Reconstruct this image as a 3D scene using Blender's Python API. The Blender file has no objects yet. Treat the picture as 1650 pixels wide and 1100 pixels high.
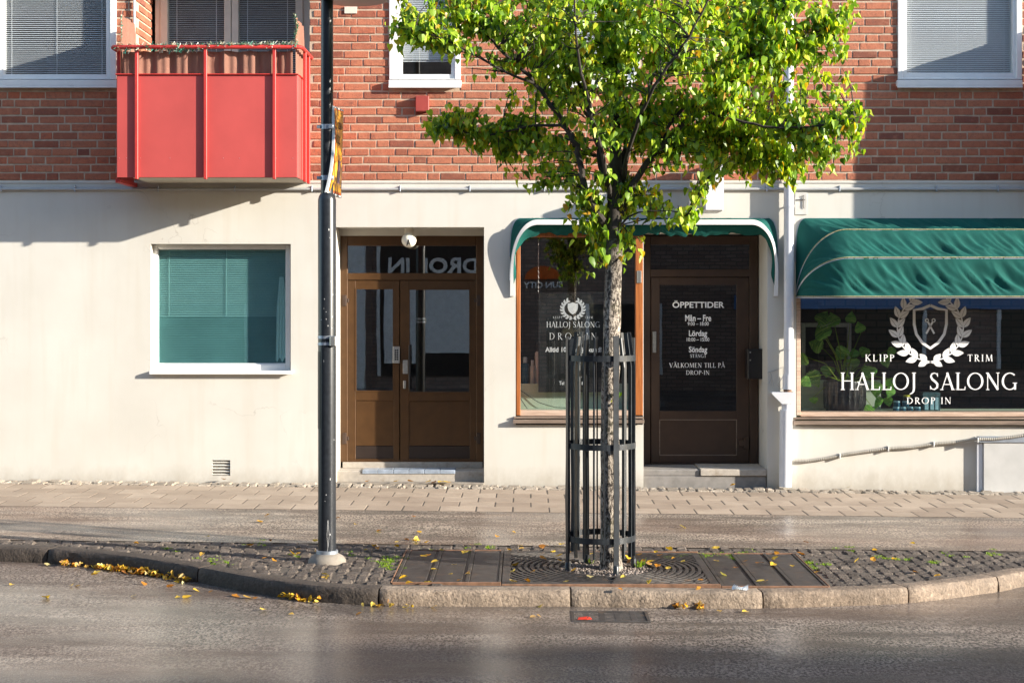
import bpy, math, random
from mathutils import Vector, Matrix, noise
R = math.radians
RND = random.Random(7)
scn = bpy.context.scene
COL = scn.collection

# ------------------------------------------------------------------ camera, sky, sun, exposure
D, F, H, VX, VY = 17.0, 2516.0, 2.04, 845.0, 480.0      # metres to the facade, focal length in photo pixels, eye height, vanishing point
cam = bpy.data.cameras.new('camera'); cam_o = bpy.data.objects.new('camera', cam); COL.objects.link(cam_o)
cam_o.location = (0, -D, H); cam_o.rotation_euler = (R(90), 0, 0)
cam.sensor_width = 36; cam.lens = F / 1650 * 36
cam.shift_x = -(VX - 825) / 1650; cam.shift_y = (VY - 550) / 1650
cam.clip_start = .05; cam.clip_end = 1000
scn.camera = cam_o

SUN = Vector((-2.77, 1.0, -.88)).normalized()             # the way the sunlight travels
elev = math.asin(-SUN.z); azim = math.atan2(-SUN.x, -SUN.y)
world = bpy.data.worlds.new('World'); scn.world = world; world.use_nodes = True
wn = world.node_tree.nodes; wl = world.node_tree.links
sky = wn.new('ShaderNodeTexSky'); sky.sky_type = 'NISHITA'; sky.sun_disc = False
sky.sun_elevation = elev; sky.sun_rotation = azim; sky.air_density = 1.0; sky.dust_density = .6; sky.ozone_density = 1.2
wl.new(sky.outputs[0], wn['Background'].inputs[0]); wn['Background'].inputs[1].default_value = .15
sun = bpy.data.lights.new('sun', 'SUN'); sun.energy = 5.0; sun.angle = R(.5); sun.color = (1, .915, .79)
sun_o = bpy.data.objects.new('sun', sun); COL.objects.link(sun_o); sun_o.location = (20, -12, 12)
sun_o.rotation_euler = SUN.to_track_quat('-Z', 'Y').to_euler()
scn.view_settings.view_transform = 'Standard'; scn.view_settings.look = 'None'
scn.view_settings.exposure = 1.34; scn.view_settings.gamma = 1.0; scn.view_settings.use_curve_mapping = False
scn.cycles.max_bounces = 8; scn.cycles.transparent_max_bounces = 12; scn.cycles.caustics_reflective = False; scn.cycles.caustics_refractive = False

# ------------------------------------------------------------------ measures
def P(px, py, y=0.0):
    s = (D + y) / F
    return Vector(((px - VX) * s, y, H - (py - VY) * s))
def X(px, y=0.0): return (px - VX) * (D + y) / F
def Z(py, y=0.0): return H - (py - VY) * (D + y) / F
def gz(x): return -.0115 * x                               # the street falls a little to one side
def G(px, py, off=0.0):                                    # where a photo pixel meets the ground
    z = off
    for _ in range(6):
        d = F * (H - z) / (py - VY); x = (px - VX) * d / F; z = gz(x) + off
    return Vector((x, d - D, z))

# ------------------------------------------------------------------ mesh collector
class MB:
    def __init__(s): s.v = []; s.f = []
    def add(s, vs, fs):
        n = len(s.v); s.v += [tuple(v) for v in vs]; s.f += [tuple(i + n for i in f) for f in fs]; return s
    def box(s, x0, x1, y0, y1, z0, z1):
        if x0 > x1: x0, x1 = x1, x0
        if y0 > y1: y0, y1 = y1, y0
        if z0 > z1: z0, z1 = z1, z0
        return s.add([(x0,y0,z0),(x1,y0,z0),(x1,y1,z0),(x0,y1,z0),(x0,y0,z1),(x1,y0,z1),(x1,y1,z1),(x0,y1,z1)],
                     [(0,3,2,1),(4,5,6,7),(0,1,5,4),(1,2,6,5),(2,3,7,6),(3,0,4,7)])
    def cbox(s, x0, x1, y0, y1, z0, z1, c=.004):           # box with chamfered edges
        if x0 > x1: x0, x1 = x1, x0
        if y0 > y1: y0, y1 = y1, y0
        if z0 > z1: z0, z1 = z1, z0
        c = min(c, (x1-x0)*.4, (y1-y0)*.4, (z1-z0)*.4)
        b = len(s.v); idx = {}
        lo = (x0,y0,z0); hi = (x1,y1,z1)
        for sx in (0,1):
            for sy in (0,1):
                for sz in (0,1):
                    sg = (sx,sy,sz)
                    for ax in range(3):
                        p = [ (hi[k]-(c if k != ax else 0)) if sg[k] else (lo[k]+(c if k != ax else 0)) for k in range(3)]
                        idx[(sg,ax)] = len(s.v); s.v.append(tuple(p))
        for ax in range(3):
            o = [k for k in range(3) if k != ax]
            for sd in (0,1):
                q = []
                for a, bb in ((0,0),(1,0),(1,1),(0,1)):
                    g = [0,0,0]; g[ax] = sd; g[o[0]] = a; g[o[1]] = bb; q.append(idx[(tuple(g),ax)])
                if (sd == 1) == (ax == 1): q = q[::-1]
                s.f.append(tuple(q))
        for ax in range(3):
            o = [k for k in range(3) if k != ax]
            for a in (0,1):
                for bb in (0,1):
                    g0 = [0,0,0]; g1 = [0,0,0]; g0[o[0]] = g1[o[0]] = a; g0[o[1]] = g1[o[1]] = bb; g1[ax] = 1
                    q = [idx[(tuple(g0),o[0])], idx[(tuple(g0),o[1])], idx[(tuple(g1),o[1])], idx[(tuple(g1),o[0])]]
                    n = Vector((0,0,0)); n[o[0]] = 1 if a else -1; n[o[1]] = 1 if bb else -1
                    A, B, C_ = (Vector(s.v[i]) for i in q[:3])
                    if (B-A).cross(C_-A).dot(n) < 0: q = q[::-1]
                    s.f.append(tuple(q))
        for sx in (0,1):
            for sy in (0,1):
                for sz in (0,1):
                    q = [idx[((sx,sy,sz),k)] for k in range(3)]
                    n = Vector((sx-.5, sy-.5, sz-.5)); A, B, C_ = (Vector(s.v[i]) for i in q)
                    if (B-A).cross(C_-A).dot(n) < 0: q = q[::-1]
                    s.f.append(tuple(q))
        return s
    def pbox(s, px0, px1, py0, py1, yf, yb, c=0.0):        # box whose front face fills these photo pixels at depth yf
        x0, x1, z1, z0 = X(px0,yf), X(px1,yf), Z(py0,yf), Z(py1,yf)
        return s.cbox(x0,x1,yf,yb,z0,z1,c) if c else s.box(x0,x1,yf,yb,z0,z1)
    def frame(s, px0, px1, py0, py1, w, yf, yb, c=.004, wb=None, wt=None):   # four mitre-less bars round a rectangle
        wb = w if wb is None else wb; wt = w if wt is None else wt
        s.pbox(px0, px0+w, py0, py1, yf, yb, c); s.pbox(px1-w, px1, py0, py1, yf, yb, c)
        s.pbox(px0+w, px1-w, py0, py0+wt, yf+.001, yb, c); s.pbox(px0+w, px1-w, py1-wb, py1, yf+.001, yb, c); return s
    def quad(s, a, b, c, d): return s.add([a,b,c,d], [(0,1,2,3)])
    def tube(s, pts, r, n=8, cap=True):
        pts = [Vector(p) for p in pts]; m = len(pts)
        rs = r if isinstance(r, (list,tuple)) else [r]*m
        b = len(s.v); prev = None
        for i, p in enumerate(pts):
            t = (pts[min(i+1,m-1)] - pts[max(i-1,0)]).normalized()
            if prev is None:
                u = t.cross(Vector((0,0,1)))
                if u.length < .05: u = t.cross(Vector((0,1,0)))
            else: u = prev - t*prev.dot(t)
            u.normalize(); prev = u; w = t.cross(u)
            for k in range(n):
                a = 2*math.pi*k/n; q = p + (u*math.cos(a) + w*math.sin(a))*rs[i]; s.v.append(tuple(q))
        for i in range(m-1):
            for k in range(n):
                k2 = (k+1) % n
                s.f.append((b+i*n+k, b+i*n+k2, b+(i+1)*n+k2, b+(i+1)*n+k))
        if cap:
            s.f.append(tuple(b+k for k in range(n))[::-1]); s.f.append(tuple(b+(m-1)*n+k for k in range(n)))
        return s
    def lathe(s, prof, c, n=24):                           # prof: (radius, z) from bottom to top
        b = len(s.v); m = len(prof)
        for r, z in prof:
            for k in range(n):
                a = 2*math.pi*k/n; s.v.append((c[0]+r*math.cos(a), c[1]+r*math.sin(a), c[2]+z))
        for i in range(m-1):
            for k in range(n):
                k2 = (k+1) % n; s.f.append((b+i*n+k, b+i*n+k2, b+(i+1)*n+k2, b+(i+1)*n+k))
        s.f.append(tuple(b+k for k in range(n))[::-1]); s.f.append(tuple(b+(m-1)*n+k for k in range(n))); return s
    def prism(s, poly, y0, y1):                            # (x,z) outline, counter-clockwise seen from the street
        n = len(poly); b = len(s.v)
        for y in (y0, y1):
            for x, z in poly: s.v.append((x,y,z))
        s.f.append(tuple(range(b,b+n))); s.f.append(tuple(range(b+n,b+2*n))[::-1])
        for i in range(n):
            j = (i+1) % n; s.f.append((b+i, b+n+i, b+n+j, b+j))
        return s
    def ribbon(s, pts, w, y):                              # flat stroke in the plane of the facade
        pts = [Vector((p[0],p[1])) for p in pts]; m = len(pts)
        ws = w if isinstance(w,(list,tuple)) else [w]*m
        b = len(s.v)
        for i, p in enumerate(pts):
            t = (pts[min(i+1,m-1)] - pts[max(i-1,0)]).normalized(); nn = Vector((-t.y, t.x))
            for sg in (1,-1):
                q = p + nn*sg*ws[i]/2; s.v.append((q.x, y, q.y))
        for i in range(m-1): s.f.append((b+2*i, b+2*i+1, b+2*i+3, b+2*i+2))
        return s
    def build(s, name, mat, parent=None, smooth=False, loc=None):
        me = bpy.data.meshes.new(name); me.from_pydata(s.v, [], s.f); me.update()
        if smooth:
            me.shade_smooth()
            if smooth != 'all': me.set_sharp_from_angle(angle=R(38))
        if mat: me.materials.append(mat)
        return link(name, me, parent, loc)
def link(name, me, parent=None, loc=None):
    o = bpy.data.objects.new(name, me); COL.objects.link(o)
    if loc is not None: o.location = loc
    if parent is not None:
        o.parent = parent
        if loc is None: o.matrix_parent_inverse = Matrix.Translation(-parent.location)
    return o
def tag(o, label=None, cat=None, group=None, kind=None):
    for k, v in (('label',label),('category',cat),('group',group),('kind',kind)):
        if v: o[k] = v
    return o
def empty(name, loc, label=None, cat=None, group=None, kind=None):
    o = bpy.data.objects.new(name, None); COL.objects.link(o); o.location = loc
    return tag(o, label, cat, group, kind)
def copy_tree(o, parent=None, delta=None):
    c = o.copy(); COL.objects.link(c); c.parent = parent
    if delta: c.location = o.location + Vector(delta)
    for ch in o.children: copy_tree(ch, c)
    return c

# ------------------------------------------------------------------ materials
class NT:
    def __init__(s, name):
        s.m = bpy.data.materials.new(name); s.m.use_nodes = True; s.t = s.m.node_tree
        s.b = s.t.nodes['Principled BSDF']; s.out = s.t.nodes['Material Output']
    def n(s, t, **kw):
        nd = s.t.nodes.new(t)
        for k, v in kw.items():
            if isinstance(k, str) and hasattr(nd, k): setattr(nd, k, v)
        return nd
    def l(s, a, b): s.t.links.new(a, b)
    def coords(s, scale=(1,1,1)):
        g = s.n('ShaderNodeNewGeometry'); mp = s.n('ShaderNodeMapping'); mp.inputs['Scale'].default_value = scale
        s.l(g.outputs['Position'], mp.inputs[0]); return mp.outputs[0]
    def noise(s, scale, detail=4, vec=None, rough=.55, dist=0):
        nd = s.n('ShaderNodeTexNoise'); nd.inputs['Scale'].default_value = scale; nd.inputs['Detail'].default_value = detail
        nd.inputs['Roughness'].default_value = rough; nd.inputs['Distortion'].default_value = dist
        s.l(vec if vec is not None else s.coords(), nd.inputs['Vector']); return nd.outputs['Fac']
    def ramp(s, fac, stops, interp='LINEAR'):
        r = s.n('ShaderNodeValToRGB'); cr = r.color_ramp; cr.interpolation = interp
        while len(cr.elements) < len(stops): cr.elements.new(.5)
        for e, (p, c) in zip(cr.elements, stops): e.position = p; e.color = (c if hasattr(c,'__len__') else (c,c,c)) + (1,) if not hasattr(c,'__len__') or len(c) == 3 else c
        s.l(fac, r.inputs[0]); return r.outputs[0]
    def mix(s, fac, a, b, mode='MIX'):
        m = s.n('ShaderNodeMix'); m.data_type = 'RGBA'; m.blend_type = mode
        for v, i in ((fac,0),(a,6),(b,7)):
            if hasattr(v, 'node'): s.l(v, m.inputs[i])
            elif i == 0: m.inputs[0].default_value = v
            else: m.inputs[i].default_value = tuple(v) + (1,)
        return m.outputs[2]
    def math(s, op, a, b=None):
        m = s.n('ShaderNodeMath'); m.operation = op
        for v, i in ((a,0),(b,1)):
            if v is None: continue
            if hasattr(v, 'node'): s.l(v, m.inputs[i])
            else: m.inputs[i].default_value = v
        return m.outputs[0]
    def bump(s, h, strength=.3, dist=.01):
        b = s.n('ShaderNodeBump'); b.inputs['Strength'].default_value = strength; b.inputs['Distance'].default_value = dist
        s.l(h, b.inputs['Height']); s.l(b.outputs[0], s.b.inputs['Normal'])
    def set(s, **kw):
        for k, v in kw.items():
            i = s.b.inputs[k.replace('_',' ')]
            if hasattr(v, 'node'): s.l(v, i)
            elif hasattr(v, '__len__') and len(v) == 3: i.default_value = tuple(v) + (1,)
            else: i.default_value = v
        return s
def plain(name, col, rough=.5, metal=0, var=.12, nscale=9, bump=0, bscale=120, spec=.5, dirt=None):
    t = NT(name); nz = t.noise(nscale, 5)
    lo = tuple(c*(1-var) for c in col); hi = tuple(min(1,c*(1+var)) for c in col)
    c = t.ramp(nz, [(.3,lo),(.7,hi)])
    if dirt:
        d = t.ramp(t.noise(dirt[0], 8, rough=.7), [(dirt[1],0.0),(dirt[1]+.12,1.0)]); c = t.mix(d, c, dirt[2])
    t.set(Base_Color=c, Roughness=rough, Metallic=metal); t.b.inputs['Specular IOR Level'].default_value = spec
    if bump: t.bump(t.noise(bscale, 4), bump, .004)
    return t.m
M = {}
def mk_stucco():
    t = NT('stucco'); big = t.noise(1.1, 5); streak = t.noise(2.5, 4, t.coords((3,3,.25)))
    c = t.ramp(big, [(.3,(.54,.52,.47)),(.7,(.615,.598,.548))])
    c = t.mix(t.ramp(streak, [(.50,0.0),(.75,.45)]), c, (.53,.49,.42))
    g = t.n('ShaderNodeNewGeometry'); sep = t.n('ShaderNodeSeparateXYZ'); t.l(g.outputs['Position'], sep.inputs[0])
    low = t.math('SUBTRACT', .36, sep.outputs[2]); low = t.math('MULTIPLY', low, t.noise(6, 6, t.coords((1,1,.6)), .7))
    c = t.mix(t.ramp(low, [(.07,0.0),(.20,.7)]), c, (.38,.34,.28))          # splash dirt at the foot of the wall
    sp = t.ramp(t.noise(38, 3, rough=.7), [(.70,0.0),(.76,.5)]); c = t.mix(sp, c, (.47,.42,.35))
    vo = t.n('ShaderNodeTexVoronoi'); vo.feature = 'DISTANCE_TO_EDGE'; vo.inputs['Scale'].default_value = .55
    wob = t.n('ShaderNodeVectorMath'); wob.operation = 'ADD'; nz = t.n('ShaderNodeTexNoise'); nz.inputs['Scale'].default_value = 2.2; nz.inputs['Detail'].default_value = 6
    t.l(t.coords(), nz.inputs['Vector']); t.l(t.coords(), wob.inputs[0]); t.l(nz.outputs['Color'], wob.inputs[1]); t.l(wob.outputs[0], vo.inputs['Vector'])
    crk = t.ramp(vo.outputs['Distance'], [(.0,.55),(.0035,0.0)]); crk = t.math('MULTIPLY', crk, t.ramp(t.noise(.9, 3), [(.52,0.0),(.62,1.0)])); c = t.mix(crk, c, (.33,.30,.26))
    t.set(Base_Color=c, Roughness=.88)
    h = t.mix(.35, t.noise(95, 5, rough=.7), t.noise(6, 4)); t.bump(h, .35, .006); return t.m
def mk_brick(name, stops):
    t = NT(name); g = t.n('ShaderNodeNewGeometry'); oi = t.n('ShaderNodeObjectInfo')
    f = t.math('FRACT', t.math('ADD', g.outputs['Random Per Island'], oi.outputs['Random']))
    c = t.ramp(f, stops)
    c = t.mix(t.ramp(t.noise(22, 7, rough=.75), [(.50,0.0),(.70,.75)]), c, (.17,.075,.055))
    c = t.mix(t.ramp(t.noise(14, 5), [(.5,0.0),(.8,.5)]), c, (.48,.22,.13))
    c = t.mix(t.ramp(t.noise(75, 3, rough=.8), [(.60,0.0),(.68,.75)]), c, (.09,.035,.028))   # pits
    t.set(Base_Color=c, Roughness=.9)
    t.bump(t.mix(.5, t.noise(40, 6, rough=.75), t.noise(110, 3)), .9, .010); return t.m
def mk_asphalt(name, a, b, c3, wet=True):
    t = NT(name)
    fine = t.noise(58, 5, t.coords((1,.5,1)), rough=.75); mid = t.noise(2.6, 7, t.coords((.30,1.3,1)), .68); big = t.noise(.6, 4, t.coords((.45,1.2,1)))
    c = t.ramp(fine, [(.43,tuple(x*.22 for x in a)),(.49,b),(.56,tuple(x*1.6 for x in c3))])
    c = t.mix(t.ramp(mid, [(.42,.85),(.60,0.0)]), c, tuple(x*.40 for x in b))
    c = t.mix(t.ramp(big, [(.40,0.0),(.66,.45)]), c, (b[0]*1.35, b[1]*1.04, b[2]*.90))
    vo = t.n('ShaderNodeTexVoronoi'); vo.inputs['Scale'].default_value = 60; t.l(t.coords((1,.6,1)), vo.inputs['Vector'])
    c = t.mix(t.ramp(vo.outputs['Distance'], [(.16,.75),(.30,0.0)]), c, tuple(x*1.25 for x in c3))
    cr = t.ramp(t.noise(150, 2, rough=.8), [(.30,.8),(.42,0.0)]); c = t.mix(cr, c, tuple(x*.35 for x in a))
    wm = t.noise(.75, 4, t.coords((.5,1.1,1)), .6)
    cw = t.ramp(wm, [(.40,.0 if not wet else .15),(.56,.7 if not wet else 1.0)]); t.l(cw, t.b.inputs['Coat Weight']); t.b.inputs['Coat Roughness'].default_value = .24; cb_ = t.n('ShaderNodeBump'); cb_.inputs['Strength'].default_value = .07; cb_.inputs['Distance'].default_value = .008; t.l(fine, cb_.inputs['Height']); t.l(cb_.outputs[0], t.b.inputs['Coat Normal']); t.b.inputs['Coat IOR'].default_value = 1.45
    r = t.ramp(mid, [(.36,.40),(.6,.75)]) if wet else .85
    t.set(Base_Color=c, Roughness=r)
    t.bump(t.mix(.4, fine, t.noise(80, 4, rough=.8)), 1.0, .030 if wet else .018); return t.m
def mk_stone(name, a, b, c3, bs=1.0, sc=1.0):
    t = NT(name); g = t.n('ShaderNodeNewGeometry'); oi = t.n('ShaderNodeObjectInfo')
    f = t.math('FRACT', t.math('ADD', g.outputs['Random Per Island'], oi.outputs['Random']))
    c = t.ramp(f, [(0,a),(.5,b),(1,c3)])
    c = t.mix(t.ramp(t.noise(75*sc, 4, rough=.8), [(.34,.8),(.52,0.0)]), c, tuple(x*.30 for x in a))
    c = t.mix(t.ramp(t.noise(48*sc, 3, rough=.7), [(.54,0.0),(.68,.7)]), c, tuple(min(.8,x*1.45) for x in c3))
    c = t.mix(t.ramp(t.noise(3.5, 6, rough=.65), [(.42,0.0),(.66,.7)]), c, tuple(x*.45 for x in b))
    t.set(Base_Color=c, Roughness=.8); t.bump(t.mix(.5, t.noise(26*sc, 5, rough=.75), t.noise(90*sc, 3)), bs, .014); return t.m
def mk_slab():
    t = NT('paving_slab'); oi = t.n('ShaderNodeObjectInfo')
    c = t.ramp(oi.outputs['Random'], [(0,(.325,.25,.185)),(.5,(.40,.315,.237)),(1,(.475,.38,.29))])
    c = t.mix(t.ramp(t.noise(2.2, 6, rough=.65), [(.42,0.0),(.68,.6)]), c, (.235,.175,.125))
    c = t.mix(t.ramp(t.noise(260, 3, rough=.8), [(.36,.5),(.55,0.0)]), c, (.17,.14,.11))
    t.set(Base_Color=c, Roughness=.82); t.bump(t.noise(200, 4, rough=.7), .5, .004); return t.m
def mk_glass(name, tint=(.965,.98,.98), f0=.13):
    t = NT(name); t.t.nodes.remove(t.b)
    g = t.n('ShaderNodeNewGeometry'); dt_ = t.n('ShaderNodeVectorMath'); dt_.operation = 'DOT_PRODUCT'
    t.l(g.outputs['Incoming'], dt_.inputs[0]); t.l(g.outputs['Normal'], dt_.inputs[1])
    om = t.math('SUBTRACT', 1.0, t.math('ABSOLUTE', dt_.outputs['Value'])); p5 = t.math('POWER', om, 5.0)
    fr = t.math('ADD', f0, t.math('MULTIPLY', p5, 1-f0))
    tr = t.n('ShaderNodeBsdfTransparent'); tr.inputs[0].default_value = tint + (1,)
    gl = t.n('ShaderNodeBsdfGlossy'); gl.inputs['Roughness'].default_value = 0.0
    bp = t.n('ShaderNodeBump'); bp.inputs['Strength'].default_value = .015; bp.inputs['Distance'].default_value = .02
    t.l(t.noise(1.7, 2), bp.inputs['Height']); t.l(bp.outputs[0], gl.inputs['Normal'])
    mx = t.n('ShaderNodeMixShader'); t.l(fr, mx.inputs[0]); t.l(tr.outputs[0], mx.inputs[1]); t.l(gl.outputs[0], mx.inputs[2])
    t.l(mx.outputs[0], t.out.inputs[0]); return t.m
def mk_leaf(name, stops, trans=.45, gloss=.35):
    t = NT(name); g = t.n('ShaderNodeNewGeometry'); oi = t.n('ShaderNodeObjectInfo')
    f = t.math('FRACT', t.math('ADD', g.outputs['Random Per Island'], oi.outputs['Random']))
    c = t.ramp(f, stops); t.set(Base_Color=c, Roughness=.42); t.b.inputs['Specular IOR Level'].default_value = gloss
    tl = t.n('ShaderNodeBsdfTranslucent'); c2 = t.mix(1.0, c, (1.3,1.35,.55), 'MULTIPLY'); t.l(c2, tl.inputs[0])
    mx = t.n('ShaderNodeMixShader'); mx.inputs[0].default_value = trans
    t.l(t.b.outputs[0], mx.inputs[1]); t.l(tl.outputs[0], mx.inputs[2]); t.l(mx.outputs[0], t.out.inputs[0]); return t.m
def mk_fabric(name, col, trans=.2):
    t = NT(name); c = t.ramp(t.noise(3, 6, rough=.65), [(.3,tuple(x*.8 for x in col)),(.7,tuple(x*1.12 for x in col))])
    c = t.mix(t.ramp(t.noise(30, 6, rough=.8), [(.64,0.0),(.72,.35)]), c, tuple(min(1,x*1.3+.12) for x in col))
    t.set(Base_Color=c, Roughness=.85); t.b.inputs['Specular IOR Level'].default_value = .25; t.bump(t.mix(.5, t.noise(420, 2), t.noise(22, 6, rough=.7)), .5, .006)
    tl = t.n('ShaderNodeBsdfTranslucent'); t.l(c, tl.inputs[0]); mx = t.n('ShaderNodeMixShader'); mx.inputs[0].default_value = trans
    t.l(t.b.outputs[0], mx.inputs[1]); t.l(tl.outputs[0], mx.inputs[2]); t.l(mx.outputs[0], t.out.inputs[0]); return t.m
def mk_bark():
    t = NT('bark'); v = t.coords((1,1,.55))
    n1 = t.noise(46, 5, v, .7, .9); n2 = t.noise(7, 4)
    c = t.ramp(n1, [(.40,(.02,.016,.013)),(.48,(.13,.105,.085)),(.56,(.50,.44,.37))])
    c = t.mix(t.ramp(n2, [(.52,0.0),(.75,.5)]), c, (.15,.15,.06))
    g = t.n('ShaderNodeNewGeometry'); sp = t.n('ShaderNodeSeparateXYZ'); t.l(g.outputs['Position'], sp.inputs[0])
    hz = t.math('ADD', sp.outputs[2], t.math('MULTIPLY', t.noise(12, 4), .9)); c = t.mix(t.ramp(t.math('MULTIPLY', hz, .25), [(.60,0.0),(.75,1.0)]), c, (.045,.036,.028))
    t.set(Base_Color=c, Roughness=.92); t.bump(n1, 1.0, .022); return t.m
def mk_wood():
    t = NT('varnished_wood'); v = t.coords((9,9,.5)); n1 = t.noise(7, 6, v, .6, .4)
    c = t.ramp(n1, [(.3,(.25,.075,.02)),(.7,(.46,.16,.045))]); t.set(Base_Color=c, Roughness=.4); t.bump(n1, .15, .003); return t.m
def mk_grain(name, a, b, rough=.6, sc=(.6,8,8)):
    t = NT(name); n1 = t.noise(6, 6, t.coords(sc), .6, .3); c = t.ramp(n1, [(.32,a),(.68,b)])
    t.set(Base_Color=c, Roughness=rough); t.bump(n1, .3, .004); return t.m
def mk_far_brick(k=1.0):
    t = NT('dark_brick_wall'); bt = t.n('ShaderNodeTexBrick'); bt.inputs['Scale'].default_value = 1
    bt.inputs['Color1'].default_value = (.22,.15,.13,1); bt.inputs['Color2'].default_value = (.33,.25,.21,1); bt.inputs['Mortar'].default_value = (.14,.12,.11,1)
    bt.inputs['Brick Width'].default_value = .26; bt.inputs['Row Height'].default_value = .088; bt.inputs['Mortar Size'].default_value = .012
    g = t.n('ShaderNodeNewGeometry'); sp = t.n('ShaderNodeSeparateXYZ'); cb = t.n('ShaderNodeCombineXYZ')
    t.l(g.outputs['Position'], sp.inputs[0]); t.l(sp.outputs[0], cb.inputs[0]); t.l(sp.outputs[2], cb.inputs[1]); t.l(cb.outputs[0], bt.inputs[0])
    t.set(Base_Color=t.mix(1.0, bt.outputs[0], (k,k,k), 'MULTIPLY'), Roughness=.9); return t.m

M['stucco'] = mk_stucco()
M['brick'] = mk_brick('red_brick', [(0,(.20,.064,.038)),(.2,(.35,.116,.064)),(.55,(.40,.140,.076)),(.8,(.44,.160,.088)),(.9,(.40,.112,.056)),(1,(.19,.062,.042))])
M['mortar'] = plain('mortar', (.46,.36,.27), .95, var=.2, nscale=14, bump=.7)
M['white'] = plain('white_paint', (.76,.76,.75), .38, var=.04, dirt=(5,.62,(.55,.53,.49)))
M['cream'] = plain('cream_paint', (.62,.57,.48), .5, var=.06)
M['red'] = plain('red_paint', (.47,.036,.03), .42, var=.08, dirt=(7,.66,(.40,.06,.05)))
M['panel'] = plain('faded_red_sheet', (.46,.070,.062), .5, var=.10, nscale=1.8, bump=.25, bscale=1.6, dirt=(3,.62,(.42,.085,.075)))
M['slabgrey'] = plain('balcony_concrete', (.50,.46,.38), .85, bump=.3)
M['screen'] = mk_fabric('balcony_cloth', (.33,.165,.12), .25)
M['blind'] = plain('blind_slats', (.78,.80,.84), .45, var=.03)
M['blind_teal'] = plain('teal_blind', (.52,.62,.64), .45, var=.05)
M['teal'] = plain('teal_film', (.29,.40,.42), .35, var=.12, nscale=3)
M['glass'] = mk_glass('window_glass'); M['glass_green'] = mk_glass('green_glass', (.76,.90,.89), .06); M['glass_dark'] = mk_glass('smoked_glass', (.35,.36,.36), .12)
M['brown'] = plain('bronze_aluminium', (.085,.041,.015), .36, metal=.25, var=.12, dirt=(16,.66,(.22,.12,.05)))
M['browndark'] = plain('dark_brown_paint', (.045,.024,.015), .42, var=.15, dirt=(20,.70,(.09,.05,.03)))
M['kick'] = plain('kick_plate', (.035,.024,.02), .4, metal=.3)
M['steel'] = plain('brushed_steel', (.52,.52,.50), .32, metal=.85, nscale=40)
M['galv'] = plain('galvanised_clamp', (.40,.45,.52), .42, metal=.7, var=.2)
M['black'] = plain('black_paint', (.012,.012,.014), .35, dirt=(18,.66,(.05,.05,.055)))
M['pole'] = plain('dark_pole_paint', (.018,.021,.026), .30, var=.3, nscale=30, dirt=(26,.68,(.16,.17,.18)))
M['guard'] = plain('tree_guard_paint', (.020,.024,.029), .34, var=.35, nscale=16, dirt=(30,.66,(.14,.13,.12)))
M['iron'] = plain('cast_iron', (.062,.056,.052), .5, metal=.25, var=.35, nscale=12, bump=.4, dirt=(9,.56,(.13,.085,.055)))
M['rust'] = plain('rusty_steel', (.20,.105,.06), .75, var=.35, nscale=18, bump=.5)
M['pvc'] = plain('grey_conduit', (.36,.37,.37), .5, var=.1)
M['hose'] = plain('grey_hose', (.33,.31,.27), .6, var=.15)
M['pipe'] = plain('white_downpipe', (.66,.68,.72), .4, var=.05, dirt=(8,.64,(.50,.49,.47)))
M['green'] = mk_fabric('green_canvas', (.008,.098,.082), .07)
M['piping'] = plain('yellow_piping', (.36,.33,.17), .8, var=.5, nscale=50)
M['wood'] = mk_wood()
M['sillwood'] = mk_grain('weathered_wood', (.38,.25,.18), (.60,.46,.36), .7)
M['sillmetal'] = mk_grain('aged_copper_sill', (.13,.095,.075), (.27,.205,.16), .5)
M['step'] = plain('granite_step', (.40,.36,.31), .8, var=.12, nscale=20, bump=.5, dirt=(4,.56,(.27,.22,.17)))
M['stepdark'] = plain('old_stone_step', (.23,.215,.20), .8, var=.18, nscale=12, bump=.5)
M['tile'] = plain('glazed_step_tile', (.30,.35,.42), .22, var=.25, nscale=12)
M['globe'] = plain('opal_globe', (.80,.76,.64), .25, var=.02)
M['letter'] = plain('white_lettering', (.86,.86,.86), .6, var=.02)
M['blackprint'] = plain('black_print', (.01,.01,.01), .6)
M['poster'] = plain('dark_poster_board', (.022,.024,.024), .3, var=.6, nscale=6, dirt=(5,.56,(.085,.075,.05)))
M['palegreen'] = plain('pale_green_panel', (.50,.60,.46), .7, var=.04)
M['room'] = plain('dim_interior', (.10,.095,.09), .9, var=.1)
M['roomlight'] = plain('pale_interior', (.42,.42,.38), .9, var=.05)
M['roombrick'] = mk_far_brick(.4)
M['yellow'] = plain('yellow_sign_face', (.78,.36,.02), .28, var=.14, nscale=7)
M['orange'] = plain('orange_print', (.70,.14,.02), .35)
M['purple'] = plain('purple_print', (.32,.18,.27), .4)
M['asphalt'] = mk_asphalt('road_asphalt', (.070,.058,.049), (.135,.112,.094), (.235,.198,.168))
M['asphalt2'] = mk_asphalt('path_asphalt', (.14,.112,.087), (.215,.172,.135), (.31,.255,.20), wet=False)
M['sett'] = mk_stone('granite_sett', (.070,.055,.044), (.115,.091,.073), (.18,.145,.116), 1.0, .8)
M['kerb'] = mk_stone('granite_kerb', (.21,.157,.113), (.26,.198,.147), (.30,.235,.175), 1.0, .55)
M['kerb_damp_shaded'] = mk_stone('damp_shaded_granite_kerb', (.055,.042,.033), (.07,.054,.042), (.085,.066,.052), 1.0, .55)  # wet left kerb stones, with the shade on their faces put into the colour
M['slab'] = mk_slab()
M['bed'] = plain('dark_sand_joint', (.085,.07,.055), .95, var=.3, nscale=30, bump=.6)
M['strip'] = mk_stone('rough_strip_stone', (.27,.225,.175), (.40,.34,.27), (.50,.43,.35))
M['concrete'] = plain('worn_concrete', (.235,.205,.17), .88, var=.16, nscale=14, bump=.5)
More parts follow.
